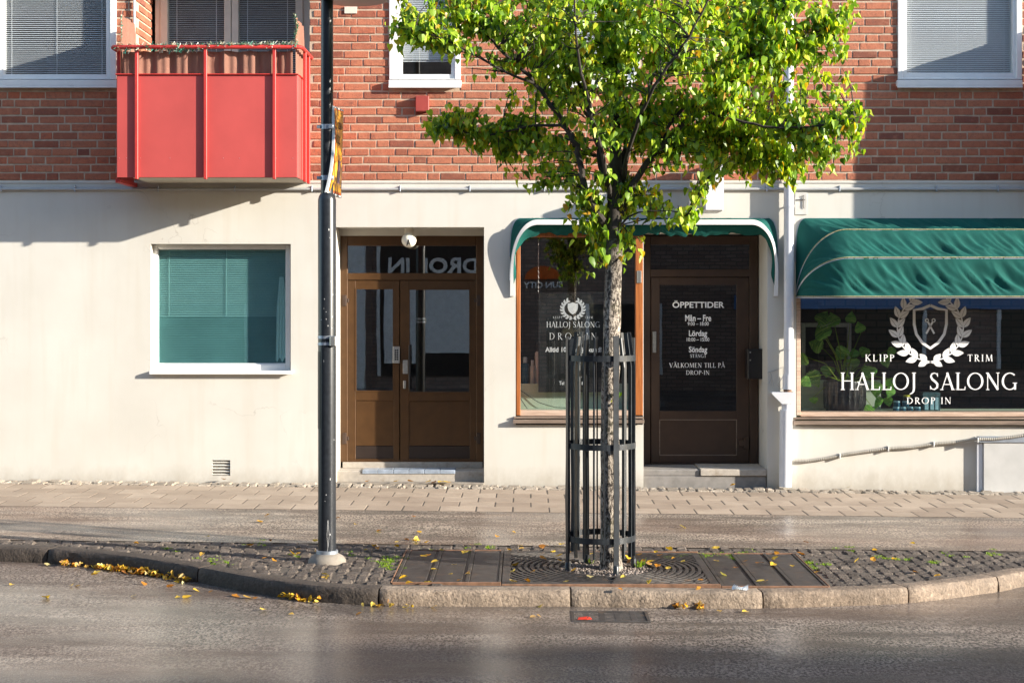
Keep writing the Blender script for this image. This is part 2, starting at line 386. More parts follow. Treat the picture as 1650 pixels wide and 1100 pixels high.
M['gravel'] = mk_stone('gravel_stone', (.17,.13,.11), (.28,.225,.19), (.40,.34,.30))
M['bark'] = mk_bark()
M['leaf'] = mk_leaf('linden_leaf', [(0,(.05,.125,.014)),(.2,(.14,.27,.022)),(.45,(.29,.46,.03)),(.75,(.46,.60,.045)),(.90,(.60,.64,.06)),(.96,(.62,.44,.03)),(1,(.46,.20,.02))], .42, .6)
M['branch'] = plain('dark_branch_bark', (.035,.028,.022), .9, var=.4, nscale=30, bump=.6)
M['fallen'] = mk_leaf('fallen_leaf', [(0,(.25,.10,.025)),(.15,(.48,.20,.02)),(.4,(.70,.42,.02)),(.65,(.68,.50,.10)),(.85,(.42,.17,.025)),(1,(.62,.54,.26))], .25)
M['moss'] = mk_leaf('moss_blade', [(0,(.10,.20,.015)),(.6,(.22,.36,.02)),(1,(.34,.42,.04))], .4)
M['plant'] = mk_leaf('house_plant_leaf', [(0,(.10,.32,.05)),(.6,(.20,.50,.07)),(1,(.36,.62,.14))], .35, .6)
M['pot'] = plain('black_pot', (.02,.021,.023), .28)
M['bluejar'] = plain('blue_jar', (.015,.10,.17), .3); M['jarlid'] = plain('pale_blue_lid', (.30,.52,.60), .35); M['yellowlid'] = plain('lime_lid', (.55,.55,.04), .4)
M['tealbox'] = plain('teal_carton', (.03,.085,.10), .5, var=.5, nscale=20)
M['cloth_white'] = plain('white_plastic', (.72,.73,.72), .4)
M['blue'] = plain('blue_fascia', (.10,.22,.48), .5, var=.06)
M['shopwhite'] = plain('pale_shop_panel', (.78,.82,.86), .6)
M['farbrick'] = mk_far_brick()
M['tinsel'] = mk_leaf('tinsel', [(0,(.02,.20,.14)),(.4,(.05,.30,.22)),(.6,(.65,.62,.52)),(1,(.75,.74,.68))], .1, .8)
M['redlitter'] = plain('red_wrapper', (.65,.04,.02), .4); M['paper'] = plain('paper_scrap', (.72,.74,.74), .8)
M['metalbox'] = plain('grey_cabinet_paint', (.46,.46,.45), .5, var=.10, nscale=4, dirt=(3,.60,(.38,.37,.35)))
M['lampshade'] = plain('lamp_underside', (.52,.42,.36), .5)
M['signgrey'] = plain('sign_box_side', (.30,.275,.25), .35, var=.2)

# ------------------------------------------------------------------ lettering
def text_mesh(name, body, px0, px1, py0, py1, y, mat, parent, bold=0.0, mirror=False):
    """built-in font fitted into a photo-pixel rectangle at depth y"""
    cu = bpy.data.curves.new('lettering', 'FONT'); cu.body = body; cu.offset = bold; cu.resolution_u = 3
    o = bpy.data.objects.new('lettering', cu); COL.objects.link(o)
    dg = bpy.context.evaluated_depsgraph_get(); me = bpy.data.meshes.new_from_object(o.evaluated_get(dg))
    bpy.data.objects.remove(o); bpy.data.curves.remove(cu)
    xs = [v.co.x for v in me.vertices]; ys = [v.co.y for v in me.vertices]
    ax, bx, ay, by = min(xs), max(xs), min(ys), max(ys)
    x0, x1, z1, z0 = X(px0,y), X(px1,y), Z(py0,y), Z(py1,y)
    for v in me.vertices:
        v.co = ((v.co.x-ax)/(bx-ax)*(x1-x0)+x0, y, (v.co.y-ay)/(by-ay)*(z1-z0)+z0)
    me.name = name; me.materials.clear(); me.materials.append(mat); me.update(); return link(name, me, parent)
def arc(cx, cy, rx, ry, a0, a1, n=18): return [(cx+rx*math.cos(R(a0+(a1-a0)*i/n)), cy+ry*math.sin(R(a0+(a1-a0)*i/n))) for i in range(n+1)]
TK, TN = .125, .05
def stem(x, y0=0, y1=1, w=TK, s0=True, s1=True):
    r = [([(x,y0),(x,y1)], w)]
    if s0: r.append(([(x-.125,y0+.02),(x+.125,y0+.02)], .04))
    if s1: r.append(([(x-.125,y1-.02),(x+.125,y1-.02)], .04))
    return r
def bowl(cx, cy, rx, ry, a0, a1, n=20):
    p = arc(cx,cy,rx,ry,a0,a1,n); w = [TN+(TK-TN)*abs(math.cos(R(a0+(a1-a0)*i/n)))**1.5 for i in range(n+1)]; return (p, w)
def sfoot(x, y=.02): return ([(x-.10,y),(x+.10,y)], .04)
GL = {
 'H': (.86, stem(.15)+stem(.71)+[([(.15,.52),(.71,.52)],TN)]),
 'A': (.84, [([(.10,0),(.44,1.0)],TN),([(.41,1.0),(.75,0)],TK),([(.20,.32),(.64,.32)],TN),sfoot(.10),sfoot(.75)]),
 'L': (.64, stem(.15)+[([(.15,.025),(.56,.025)],TN),([(.56,0),(.58,.20)],TN)]),
 'O': (1.0, [bowl(.48,.5,.42,.47,0,360,36)]),
 'J': (.42, [([(.22,1),(.22,.1),(.19,-.08),(.08,-.2),(-.04,-.24)],[TK,TK,.11,.07,.04]),([(.095,.98),(.345,.98)],.04)]),
 'S': (.60, [([(.50,.80),(.46,.92),(.31,.975),(.16,.92),(.11,.77),(.19,.61),(.36,.48),(.49,.34),(.48,.15),(.32,.03),(.16,.06),(.08,.20)],
              [TN,TN,TN,.08,.11,TK,TK,TK,.11,.07,TN,TN]),([(.50,.76),(.50,.97)],.035),([(.08,.03),(.08,.24)],.035)]),
 'N': (.94, [([(.16,0),(.16,1)],TN),([(.14,.98),(.76,.02)],TK),([(.76,0),(.76,1)],TN),sfoot(.16),([(.06,.98),(.18,.98)],.04),([(.66,.98),(.86,.98)],.04)]),
 'G': (.94, [bowl(.47,.5,.41,.47,48,325,30),([(.78,.02),(.78,.40)],TK*.9),([(.64,.40),(.90,.40)],.04)]),
 'K': (.80, stem(.15)+[([(.17,.45),(.62,1.0)],TN),([(.30,.58),(.70,0)],TK),([(.52,.98),(.74,.98)],.04),sfoot(.70)]),
 'I': (.32, stem(.16)),
 'P': (.62, stem(.15)+[bowl(.22,.74,.32,.235,90,-90,16)]),
 'T': (.72, stem(.36,s1=False)+[([(.05,.975),(.67,.975)],TN),([(.05,.80),(.05,1)],.035),([(.67,.80),(.67,1)],.035)]),
 'R': (.76, stem(.15)+[bowl(.22,.75,.30,.225,90,-90,16),([(.30,.52),(.66,0)],TK),sfoot(.68)]),
 'M': (1.08, [([(.12,0),(.18,1)],TN),([(.19,1),(.52,.05)],TK),([(.52,.05),(.86,1)],TN),([(.86,1),(.92,0)],TK),sfoot(.12),sfoot(.92)]),
 'D': (.88, stem(.15)+[bowl(.24,.5,.52,.475,90,-90,24)]),
 'V': (.82, [([(.08,1),(.42,0)],TK),([(.42,0),(.74,1)],TN),sfoot(.08,.98),sfoot(.74,.98)]),
 'E': (.62, stem(.15)+[([(.15,.025),(.54,.025)],TN),([(.15,.52),(.46,.52)],TN),([(.15,.975),(.52,.975)],TN),([(.55,0),(.55,.18)],.035),([(.52,.82),(.52,1)],.035)]),
 '-': (.40, [([(.06,.38),(.34,.38)],.09)]), ' ': (.36, []),
}
GL['Ä'] = (GL['A'][0], GL['A'][1] + [([(.25,1.2),(.36,1.2)],.11),([(.50,1.2),(.61,1.2)],.11)])
GL['Å'] = (GL['A'][0], GL['A'][1] + [(arc(.43,1.17,.08,.08,0,360,12), .045)])
def serif(name, body, px0, px1, py0, py1, y, mat, parent, gap=.06, bold=1.0):
    """Roman capitals drawn as broad-nib strokes; py0..py1 is the cap height"""
    mb = MB(); tot = sum(GL[c][0]+gap for c in body)-gap
    x0, x1, z1, z0 = X(px0,y), X(px1,y), Z(py0,y), Z(py1,y); sx = (x1-x0)/tot; sz = z1-z0; x = 0; k = 0
    for c in body:
        for pts, w in GL[c][1]:
            ws = [q*(sx+sz)/2*bold for q in (w if isinstance(w,list) else [w]*len(pts))]
            mb.ribbon([(x0+(x+p[0])*sx, z0+p[1]*sz) for p in pts], ws, y-(k%9)*.00025); k += 1
        x += GL[c][0]+gap
    return mb.build(name, mat, parent)
def wreath(name, cpx, cpy, w, h, y, mat, parent, shield=True, solid=False):
    """laurel wreath round a shield with crossed scissors; w, h in photo pixels"""
    mb = MB(); cx, cz = X(cpx,y), Z(cpy,y); s = (D+y)/F
    def leaf(x, z, ang, ln, wd, k):
        n = 7; top = []; bot = []
        for i in range(n+1):
            t = i/n; q = math.sin(math.pi*t**.8)*wd/2; top.append((t*ln, q)); bot.append((t*ln,-q))
        for half, sg in ((top,1),(bot,-1)):
            poly = [(0,sg*ln*.012)]+[(a, b+sg*ln*.012) for a, b in half[1:-1]]+[(ln,sg*ln*.012)]
            if sg < 0: poly = poly[::-1]
            ca, sa = math.cos(ang), math.sin(ang); b0 = len(mb.v)
            for a, b in poly: mb.v.append((x+a*ca-b*sa, y-.0002*(k%7), z+a*sa+b*ca))
            mb.f.append(tuple(range(b0,b0+len(poly)))[::-1])
    rx, rz = w*s*.42, h*s*.47; k = 0
    for sg in (-1,1):
        st = []
        for i in range(9):
            a = R(-84 + i*17.2); px_, pz_ = cx+sg*rx*math.cos(a), cz+rz*math.sin(a)
            st.append((px_,pz_)); tang = math.atan2(rz*math.cos(a), -sg*rx*math.sin(a))
            if sg < 0: pass
            for off in (38,-38):
                leaf(px_, pz_, tang+R(off), w*s*(.155 if i else .13), w*s*.075, k); k += 1
        st.append((st[-1][0]-sg*w*s*.045, st[-1][1]+h*s*.06))
        st.insert(0, (cx-sg*w*s*.10, cz-rz*1.10))
        mb.ribbon(st, w*s*.016, y-.0016)
    def sh(q):
        hw, hh = w*s*.205*q, h*s*.30*q
        top = [(0,hh),(hw*.5,hh*.84),(hw,hh*.78),(hw,hh*.1),(hw*.86,-hh*.38),(hw*.5,-hh*.78),(0,-hh*1.05)]
        return [(cx+a, cz+h*s*.03+b) for a, b in top] + [(cx-a, cz+h*s*.03+b) for a, b in top[1:-1][::-1]]
    if solid:
        b0 = len(mb.v); poly = sh(1.0)
        for a, b in poly: mb.v.append((a,y,b))
        mb.f.append(tuple(range(b0,b0+len(poly))))
    else:
        o = sh(1.0)+[sh(1.0)[0]]; mb.ribbon(o, w*s*.036, y)
        for sg in (-1,1):
            mb.ribbon([(cx+sg*w*s*.05, cz-h*s*.075),(cx-sg*w*s*.028, cz+h*s*.09)], w*s*.024, y-.0004)
            mb.ribbon([(p[0],p[1]) for p in arc(cx-sg*w*s*.042, cz+h*s*.115, w*s*.02, w*s*.02, 0, 360, 12)], w*s*.012, y-.0006)
    return mb.build(name, mat, parent)

# ------------------------------------------------------------------ ground
tag(MB().add([(-300,-300,gz(-300)-.115),(300,-300,gz(300)-.115),(300,300,gz(300)-.115),(-300,300,gz(-300)-.115)],[(0,1,2,3)]).build('road', M['asphalt']), kind='structure')
KERB = [(-14,-4.05),(-9,-4.05),(-6.2,-4.12)] + [tuple(G(a,b)[:2]) for a, b in
        ((0,881),(75,884),(200,895),(300,910),(400,928),(500,942),(600,948),(760,950),(920,950),(1100,953),(1230,953),(1350,950),(1465,945),(1610,928),(1650,920))] + \
       [(4.35,-4.85),(5.1,-4.4),(6.2,-4.15),(9,-4.08),(14,-4.08)]
KX = [p[0] for p in KERB]
def ky(x):                                                  # kerb line, smoothed through the points
    for i in range(len(KERB)-1):
        if KX[i] <= x <= KX[i+1]:
            p0, p1, p2, p3 = KERB[max(i-1,0)], KERB[i], KERB[i+1], KERB[min(i+2,len(KERB)-1)]
            h = p2[0]-p1[0]; t = (x-p1[0])/h
            m1 = (p2[1]-p0[1])/(p2[0]-p0[0]) if i else 0; m2 = (p3[1]-p1[1])/(p3[0]-p1[0])
            return (2*t**3-3*t**2+1)*p1[1]+(t**3-2*t**2+t)*h*m1+(-2*t**3+3*t**2)*p2[1]+(t**3-t**2)*h*m2
    return KERB[0][1] if x < KX[0] else KERB[-1][1]
def kn(x):                                                  # unit vector from the kerb face into the pavement
    d = (ky(x+.02)-ky(x-.02))/.04; n = Vector((-d,1)); return n.normalized()
KW = .15
SETT_BACK = -4.10
# the bed all the paving lies on
mb = MB(); xs = [-14+.25*i for i in range(113)]
for i, x in enumerate(xs):
    yb = ky(x)+KW*.6; mb.v += [(x, yb, gz(x)-.035), (x, .8, gz(x)-.035)]
for i in range(len(xs)-1): mb.f.append((2*i, 2*i+2, 2*i+3, 2*i+1))
sidewalk = tag(mb.build('sidewalk', M['bed']), kind='structure')
# asphalt path between the slabs and the setts
SLAB0, SLABD, NROW = -.37, .345, 5
PATH_TOP = SLAB0-SLABD*NROW-.006
mb = MB()
for x in xs: mb.v += [(x, max(SETT_BACK, ky(x)+KW+.01) if abs(x) > 5.2 else SETT_BACK, gz(x)-.004), (x, PATH_TOP, gz(x)-.002)]
for i in range(len(xs)-1): mb.f.append((2*i, 2*i+2, 2*i+3, 2*i+1))
tag(mb.build('asphalt_path', M['asphalt2']), kind='structure')
# concrete slabs, each its own piece
slab_meshes = []
for k in range(5):
    m = MB(); rr = random.Random(k); w = .353/2-.005; d = SLABD/2-.004
    m.cbox(-w+rr.uniform(0,.003), w-rr.uniform(0,.003), -d, d, -.045, 0, .0025); 
    me = bpy.data.meshes.new('paving_slab'); me.from_pydata(m.v, [], m.f); me.materials.append(M['slab']); slab_meshes.append(me)
for r in range(NROW):
    x = -7.4 + (r % 2)*.177 + .05
    while x < 7.4:
        o = bpy.data.objects.new('paving_slab', RND.choice(slab_meshes)); COL.objects.link(o)
        o.parent = sidewalk; o.location = (x, SLAB0-SLABD*(r+.5), gz(x)+RND.uniform(-.0004,.0006)+.001)
        o.rotation_euler = (RND.gauss(0,.0015), R(.66)+RND.gauss(0,.0015), RND.gauss(0,.003)); x += .353
mb = MB()
for x in xs: mb.v += [(x, PATH_TOP+.004, gz(x)-.0008), (x, SLAB0+.002, gz(x)-.0008)]
for i in range(len(xs)-1): mb.f.append((2*i, 2*i+2, 2*i+3, 2*i+1))
mb.build('joint_sand', M['bed'], sidewalk)
# rough stones along the foot of the wall
mb = MB()
for r in range(2):
    x = -8
    while x < 8:
        w = RND.uniform(.07,.15); y0 = -.19-.17*r+.01; h = RND.uniform(-.006,.012)
        b = len(mb.v); mb.cbox(x, x+w-.012, y0+.01*RND.random(), y0+.155+.012*RND.random(), gz(x)-.04, gz(x)+h, .012)
        for i in range(b, len(mb.v)):
            v = mb.v[i]; mb.v[i] = (v[0]+RND.gauss(0,.005), v[1]+RND.gauss(0,.005), v[2]+RND.gauss(0,.004))
        x += w
tag(mb.build('edge_stone', M['strip'], sidewalk), kind='stuff')

# kerb of granite blocks
kerb = empty('kerb', (0,-6,0), kind='structure')
joints = [-7.0,-5.4, G(75,884).x, -2.45, G(610,948).x, G(920,950).x, G(1230,953).x, G(1465,945).x, G(1610,928).x, 4.6, 6.0, 7.5]
for j in range(len(joints)-1):
    a, b = joints[j]+.006, joints[j+1]-.006; n = max(6, int((b-a)/.035)); mb = MB(); m = 0
    for i in range(n+1):
        x = a+(b-a)*i/n; y = ky(x); nn = kn(x); z = gz(x); e = .02 if i in (0,n) else 0
        def jit(s, q): return noise.noise(Vector((x*14+j*9.1, q*3.7, s)))*.5 + noise.noise(Vector((x*45, q*9.7, s+5)))*.35
        ring = []
        for q, (off, zz) in enumerate(((.0,-.16),(-.004,-.09),(-.003,-.045),(.004,-.016),(.016,-.003),(.05,.001),(.10,.001),(KW,-.002),(KW,-.16))):
            amp = (.016,.020,.020,.012,.007,.003,.003,.003,0)[q]
            o = off + e*.5 + jit(1.3,q)*amp; dz = zz + (jit(7.7,q)*amp*.5 if q < 7 else 0) - (e*.25 if 2 < q < 7 else 0)
            ring.append((x+nn.x*o, y+nn.y*o, z+dz))
        mb.v += ring; m = len(ring)
    for i in range(n):
        for q in range(m-1): mb.f.append((i*m+q, (i+1)*m+q, (i+1)*m+q+1, i*m+q+1))
    mb.f.append(tuple(range(m))); mb.f.append(tuple(n*m+q for q in range(m))[::-1])
    mb.build('kerb_stone', M['kerb_damp_shaded'] if joints[j+1] < -.8 else M['kerb'], kerb, True)

# setts
GRX0, GRX1, GRY0, GRY1 = -.945, 2.17, -5.84, -4.42        # the tree pit with its covers
POLE = G(527,903); TREE = Vector((G(985,916).x, -5.13, 0))
sett_paving = empty('sett_paving', (0,-5,0), kind='structure')
def sett_verts(w, d, rr):
    m = MB(); t = RND.uniform(-.004,.006)
    m.cbox(-w/2, w/2, -d/2, d/2, -.06, 0, .013)
    out = []
    for v in m.v:
        q = noise.noise(Vector((v[0]*30+rr*7, v[1]*30, rr)))*.007
        z = v[2]
        if z > -.03: z += q*1.4 - (v[0]**2+v[1]**2)*.8
        out.append((v[0]+noise.noise(Vector((rr,v[1]*25,v[2]*25)))*.010, v[1]+noise.noise(Vector((v[0]*25,rr,v[2]*25)))*.010, z))
    return out, m.f
variants = []
for k in range(10):
    vs, fs = sett_verts(.098 if k < 5 else .086, .086 if k < 5 else .098, k*3.3)
    me = bpy.data.meshes.new('sett'); me.from_pydata(vs, [], fs); me.materials.append(M['sett']); variants.append((vs,fs,me))
spots = []
def sett_ok(x, y):
    if y > SETT_BACK-.012 or y < ky(x)+KW+.042/max(.5,kn(x).y): return False
    if GRX0-.047 < x < GRX1+.047 and GRY0-.047 < y < GRY1+.047: return False
    if (x-POLE.x)**2+(y-POLE.y)**2 < .15**2: return False
    return True
x = -1.72
while x < 5.4:                                              # courses running away from the kerb
    off = RND.random()*.1; y = -6.2+off
    while y < SETT_BACK:
        if sett_ok(x,y): spots.append((x+RND.gauss(0,.006), y+RND.gauss(0,.008), 5+RND.randrange(5), 0))
        y += .102
    x += .091
y = SETT_BACK-.055
while y > -6.1:                                             # courses along the kerb
    x = -5.6+RND.random()*.1
    while x < -1.78:
        if sett_ok(x,y): spots.append((x+RND.gauss(0,.007), y+RND.gauss(0,.005), RND.randrange(5), 0))
        x += .103
    y -= .090
cam_p = Vector((0,-D,H))
spots.sort(key=lambda s: ((s[0]-0)**2*.4+(s[1]+D)**2) + (100 if abs(s[0]) > 3.9 else 0))
rest = MB()
for i, (x, y, k, _) in enumerate(spots):
    vs, fs, me = variants[k]; z = gz(x)+RND.uniform(-.010,.004); rz = RND.gauss(0,.05); tx, ty = RND.gauss(0,.03), RND.gauss(0,.03)
    if i < 300:
        o = bpy.data.objects.new('sett', me); COL.objects.link(o); o.parent = sett_paving
        o.location = (x, y+5, z); o.rotation_euler = (tx,ty,rz)
    else:
        mt = Matrix.Translation((x,y,z)) @ Matrix.Rotation(rz,4,'Z') @ Matrix.Rotation(tx,4,'X') @ Matrix.Rotation(ty,4,'Y')
        rest.add([mt @ Vector(v) for v in vs], fs)
tag(rest.build('far_sett', M['sett'], sett_paving), kind='stuff')
sb_ = MB()
for x in xs: sb_.v += [(x, ky(x)+KW*.5, gz(x)-.012), (x, SETT_BACK+.01, gz(x)-.012)]
for i in range(len(xs)-1): sb_.f.append((2*i, 2*i+2, 2*i+3, 2*i+1))
sb_.build('joint_sand', M['bed'], sett_paving)
# moss in the joints
mb = MB()
def tuft(x, y, h, n, spread):
    for _ in range(n):
        a = RND.random()*6.28; rr = spread*math.sqrt(RND.random()); bx, by = x+rr*math.cos(a), y+rr*math.sin(a); z = gz(bx)-.008
        hh = h*RND.uniform(.4,1.1); la = RND.random()*6.28; lx, ly = math.cos(la)*hh*.5, math.sin(la)*hh*.5; w = .003+hh*.05
        mb.add([(bx-w*math.sin(la),by+w*math.cos(la),z),(bx+w*math.sin(la),by-w*math.cos(la),z),(bx+lx,by+ly,z+hh)],[(0,1,2)])
for px, py, n in ((415,872,30),(330,898,40),(355,905,60),(280,886,26),(625,903,80),(632,910,60),(640,898,50),(470,895,20),(700,885,20),(755,884,26),(790,882,30),(1070,897,30),(1105,893,70),(1145,894,90),(1180,894,50),
                  (1215,890,30),(1295,905,70),(1320,910,40),(1420,895,30),(1360,882,30),(1500,903,40),(1540,895,30),(1460,900,30),(1600,890,40),(560,890,20)):
    for _ in range(n//7):
        g = G(px+RND.gauss(0,10), py+RND.gauss(0,2.5)); tuft(g.x, g.y, .016, 26, .035)
for px, py in ((1030,912),(1035,908),(950,905)): 
    g = G(px,py); tuft(g.x, g.y, .055, 14, .025)
tag(mb.build('moss', M['moss']), 'bright green moss and grass growing between the setts', 'moss', kind='stuff')

# ------------------------------------------------------------------ the apartment building
bld = empty('apartment_building', (0,0,0), 'apartment house with cream plastered ground floor and red brick above', 'building')
def wall_mesh(x0, x1, z0, z1, yf, ops):
    """front sheet with openings (x0,x1,z0,z1,depth,sides)"""
    xs = sorted({x0,x1,*[o[0] for o in ops],*[o[1] for o in ops]}); zs = sorted({z0,z1,*[o[2] for o in ops],*[o[3] for o in ops]})
    xs = [v for v in xs if x0 <= v <= x1]; zs = [v for v in zs if z0 <= v <= z1]; mb = MB()
    for i in range(len(xs)-1):
        for j in range(len(zs)-1):
            cx, cz = (xs[i]+xs[i+1])/2, (zs[j]+zs[j+1])/2
            if any(o[0] < cx < o[1] and o[2] < cz < o[3] for o in ops): continue
            mb.quad((xs[i],yf,zs[j]),(xs[i+1],yf,zs[j]),(xs[i+1],yf,zs[j+1]),(xs[i],yf,zs[j+1]))
    for a, b, c, d, dep, sides in ops:
        c_, d_ = max(c,z0), min(d,z1)
        if 'l' in sides: mb.quad((a,yf,c_),(a,yf,d_),(a,yf+dep,d_),(a,yf+dep,c_))
        if 'r' in sides: mb.quad((b,yf,c_),(b,yf+dep,c_),(b,yf+dep,d_),(b,yf,d_))
        if 't' in sides: mb.quad((a,yf,d_),(b,yf,d_),(b,yf+dep,d_),(a,yf+dep,d_))
        if 'b' in sides: mb.quad((a,yf,c_),(a,yf+dep,c_),(b,yf+dep,c_),(b,yf,c_))
    return mb
ZB = Z(292)
W1 = (X(243),X(468.5),Z(598),Z(393),.30,'lrtb'); D1 = (X(541),X(780),-.4,Z(366),.50,'lrt')
SW = (X(831),X(1036),Z(684),Z(374),.30,'lrtb'); SD = (X(1037),X(1236.5),-.4,Z(374),.70,'lrt'); BW = (X(1283),X(1990),Z(686),Z(374),.30,'lrtb')
VG = (X(342),X(371),Z(766),Z(741),.10,'lrtb')
wall_mesh(-12, 12, -.4, ZB, 0, [W1,D1,SW,SD,BW,VG]).build('stucco_wall', M['stucco'], bld)
# brick storey
YB = -.007
ZT = 7.2
OFF = 1460/148.0
winpx = [(-13,187),(627,742),(882,1030),(1447,1647)]
bops = [(X(a),X(b),Z(142),5.72,.22,'lrtb') for a, b in winpx] + [(X(219),X(499),Z(270),5.9,.72,'lrtb'),(X(219)+OFF,X(499)+OFF,Z(270),5.9,.72,'lrtb')]
wall_mesh(-12, 12, ZB, ZT+4, 0, bops).build('mortar_wall', M['mortar'], bld)
MB().box(-12,12,-.010,.02,ZB-.02,ZB+.004).build('plaster_ledge', M['stucco'], bld)
bm_s, stuffb = {}, MB()
def brick_geo(w, h, d, seed):
    m = MB(); m.cbox(-w/2, w/2, 0, d, -h/2, h/2, .004)
    return [(v[0]+noise.noise(Vector((v[0]*9+seed, v[2]*40, seed)))*.003, v[1]+noise.noise(Vector((v[0]*20, v[2]*20, seed+3)))*.004, v[2]+noise.noise(Vector((v[0]*12, seed, v[2]*30)))*.003) for v in m.v], m.f
ST, HD, JV, CH = .262, .124, .0145, .0884
full = []
for k in range(8):
    for w in (ST, HD):
        vs, fs = brick_geo(w, .0705, .05, k*2.7+w); me = bpy.data.meshes.new('brick'); me.from_pydata(vs, [], fs); me.materials.append(M['brick']); bm_s.setdefault(w, []).append((vs,fs,me))
c = 0; zc = ZB+.050
while zc < ZT:
    free = [(-9.6,9.6)]
    for o in bops:
        if o[2]-.03 < zc < o[3]+.03:
            free = [q for a, b in free for q in ((a,min(b,o[0]-.004)),(max(a,o[1]+.004),b)) if q[1]-q[0] > .03]
    x = -9.9 + (c % 2)*.207 + (.13 if c % 4 > 1 else 0); k = (c*2) % 3
    while x < 9.6:
        w = HD if k % 3 == 2 else ST; xa, xb = x, x+w; k += 1; x += w+JV
        for a, b in free:
            p, q = max(a,xa), min(b,xb)
            if q-p < .035: continue
            full.append(((p+q)/2, zc, q-p, w if q-p > w-.001 else None))
    zc += CH; c += 1
def visible_rank(b):                                       # bricks that nothing stands in front of come first
    x, z, w, kind = b; px, py = VX+x*148, VY-(z-H)*148
    if not (2 < px < 1648 and 2 < py < 290) or kind is None: return 9
    if 505 < px < 535: return 5
    if px < 187: return 1
    if 535 < px < 690 or px > 1290: return 0
    if 690 < px < 1290 and py < 200: return 6
    return 3
full.sort(key=visible_rank); cnt = 0
for x, z, w, kind in full:
    y = YB+RND.uniform(-.003,.003)
    if kind is not None and cnt < 300 and visible_rank((x,z,w,kind)) < 9:
        o = bpy.data.objects.new('brick', RND.choice(bm_s[kind])[2]); COL.objects.link(o); o.parent = bld; o.location = (x+RND.gauss(0,.0015),y,z+RND.gauss(0,.0012)); o.rotation_euler = (0,RND.gauss(0,.004),0); cnt += 1
    else:
        vs, fs = RND.choice(bm_s[kind])[:2] if kind else brick_geo(w, .0705, .05, RND.random()*50)
        dz = RND.gauss(0,.0012); stuffb.add([(v[0]+x, v[1]+y, v[2]+z+dz) for v in vs], fs)
# bricks of the loggia return
for side in (X(219), X(219)+OFF):
    zc = ZB+.05+CH*3; c = 1
    while zc < 5.9:
        y = .0+(c % 2)*.13-.005; first = True
        for w in ((.13,.262,.262,.12) if c % 2 == 0 else (.262,.13,.262)):
            y0 = max(0,y); y1 = min(.72, y0+w)
            if y1-y0 > .03:
                stuffb.cbox(side-.03, side+.012+RND.uniform(-.003,.003), y0+.005, y1-.006, zc-.033, zc+.033, .004)
            y = y0+w+.002
        zc += CH; c += 1
tag(stuffb.build('brick_mass', M['brick'], bld), kind='stuff')
# upper roof edge, rear closure
MB().box(-12,12,.02,10,ZT+4,ZT+4.3).build('roof', M['slabgrey'], bld)
MB().quad((-12,0,-.4),(-12,10,-.4),(-12,10,ZT+4),(-12,0,ZT+4)).quad((12,0,-.4),(12,0,ZT+4),(12,10,ZT+4),(12,10,-.4)).quad((-12,10,-.4),(12,10,-.4),(12,10,ZT+4),(-12,10,ZT+4)).build('side_wall', M['mortar'], bld)
def room(name, x0, x1, y0, y1, z0, z1, mat):               # inside of a room, open to the street
    m = MB(); m.quad((x0,y1,z0),(x1,y1,z0),(x1,y1,z1),(x0,y1,z1)); m.quad((x0,y0,z0),(x0,y1,z0),(x0,y1,z1),(x0,y0,z1)); m.quad((x1,y1,z0),(x1,y0,z0),(x1,y0,z1),(x1,y1,z1))
    m.quad((x0,y0,z0),(x1,y0,z0),(x1,y1,z0),(x0,y1,z0)); m.quad((x0,y1,z1),(x1,y1,z1),(x1,y0,z1),(x0,y0,z1)); return m.build(name, mat, bld)
def slats(mb, x0, x1, z0, z1, y, pitch=.0215, w=.024, ang=28):
    z = z1; dy, dz = w/2*math.cos(R(ang)), w/2*math.sin(R(ang))
    while z > z0:
        mb.add([(x0,y-dy,z-dz),(x1,y-dy,z-dz),(x1,y,z+.0015),(x0,y,z+.0015),(x1,y+dy,z+dz),(x0,y+dy,z+dz)], [(0,1,2,3),(3,2,4,5)]); z -= pitch
    return mb
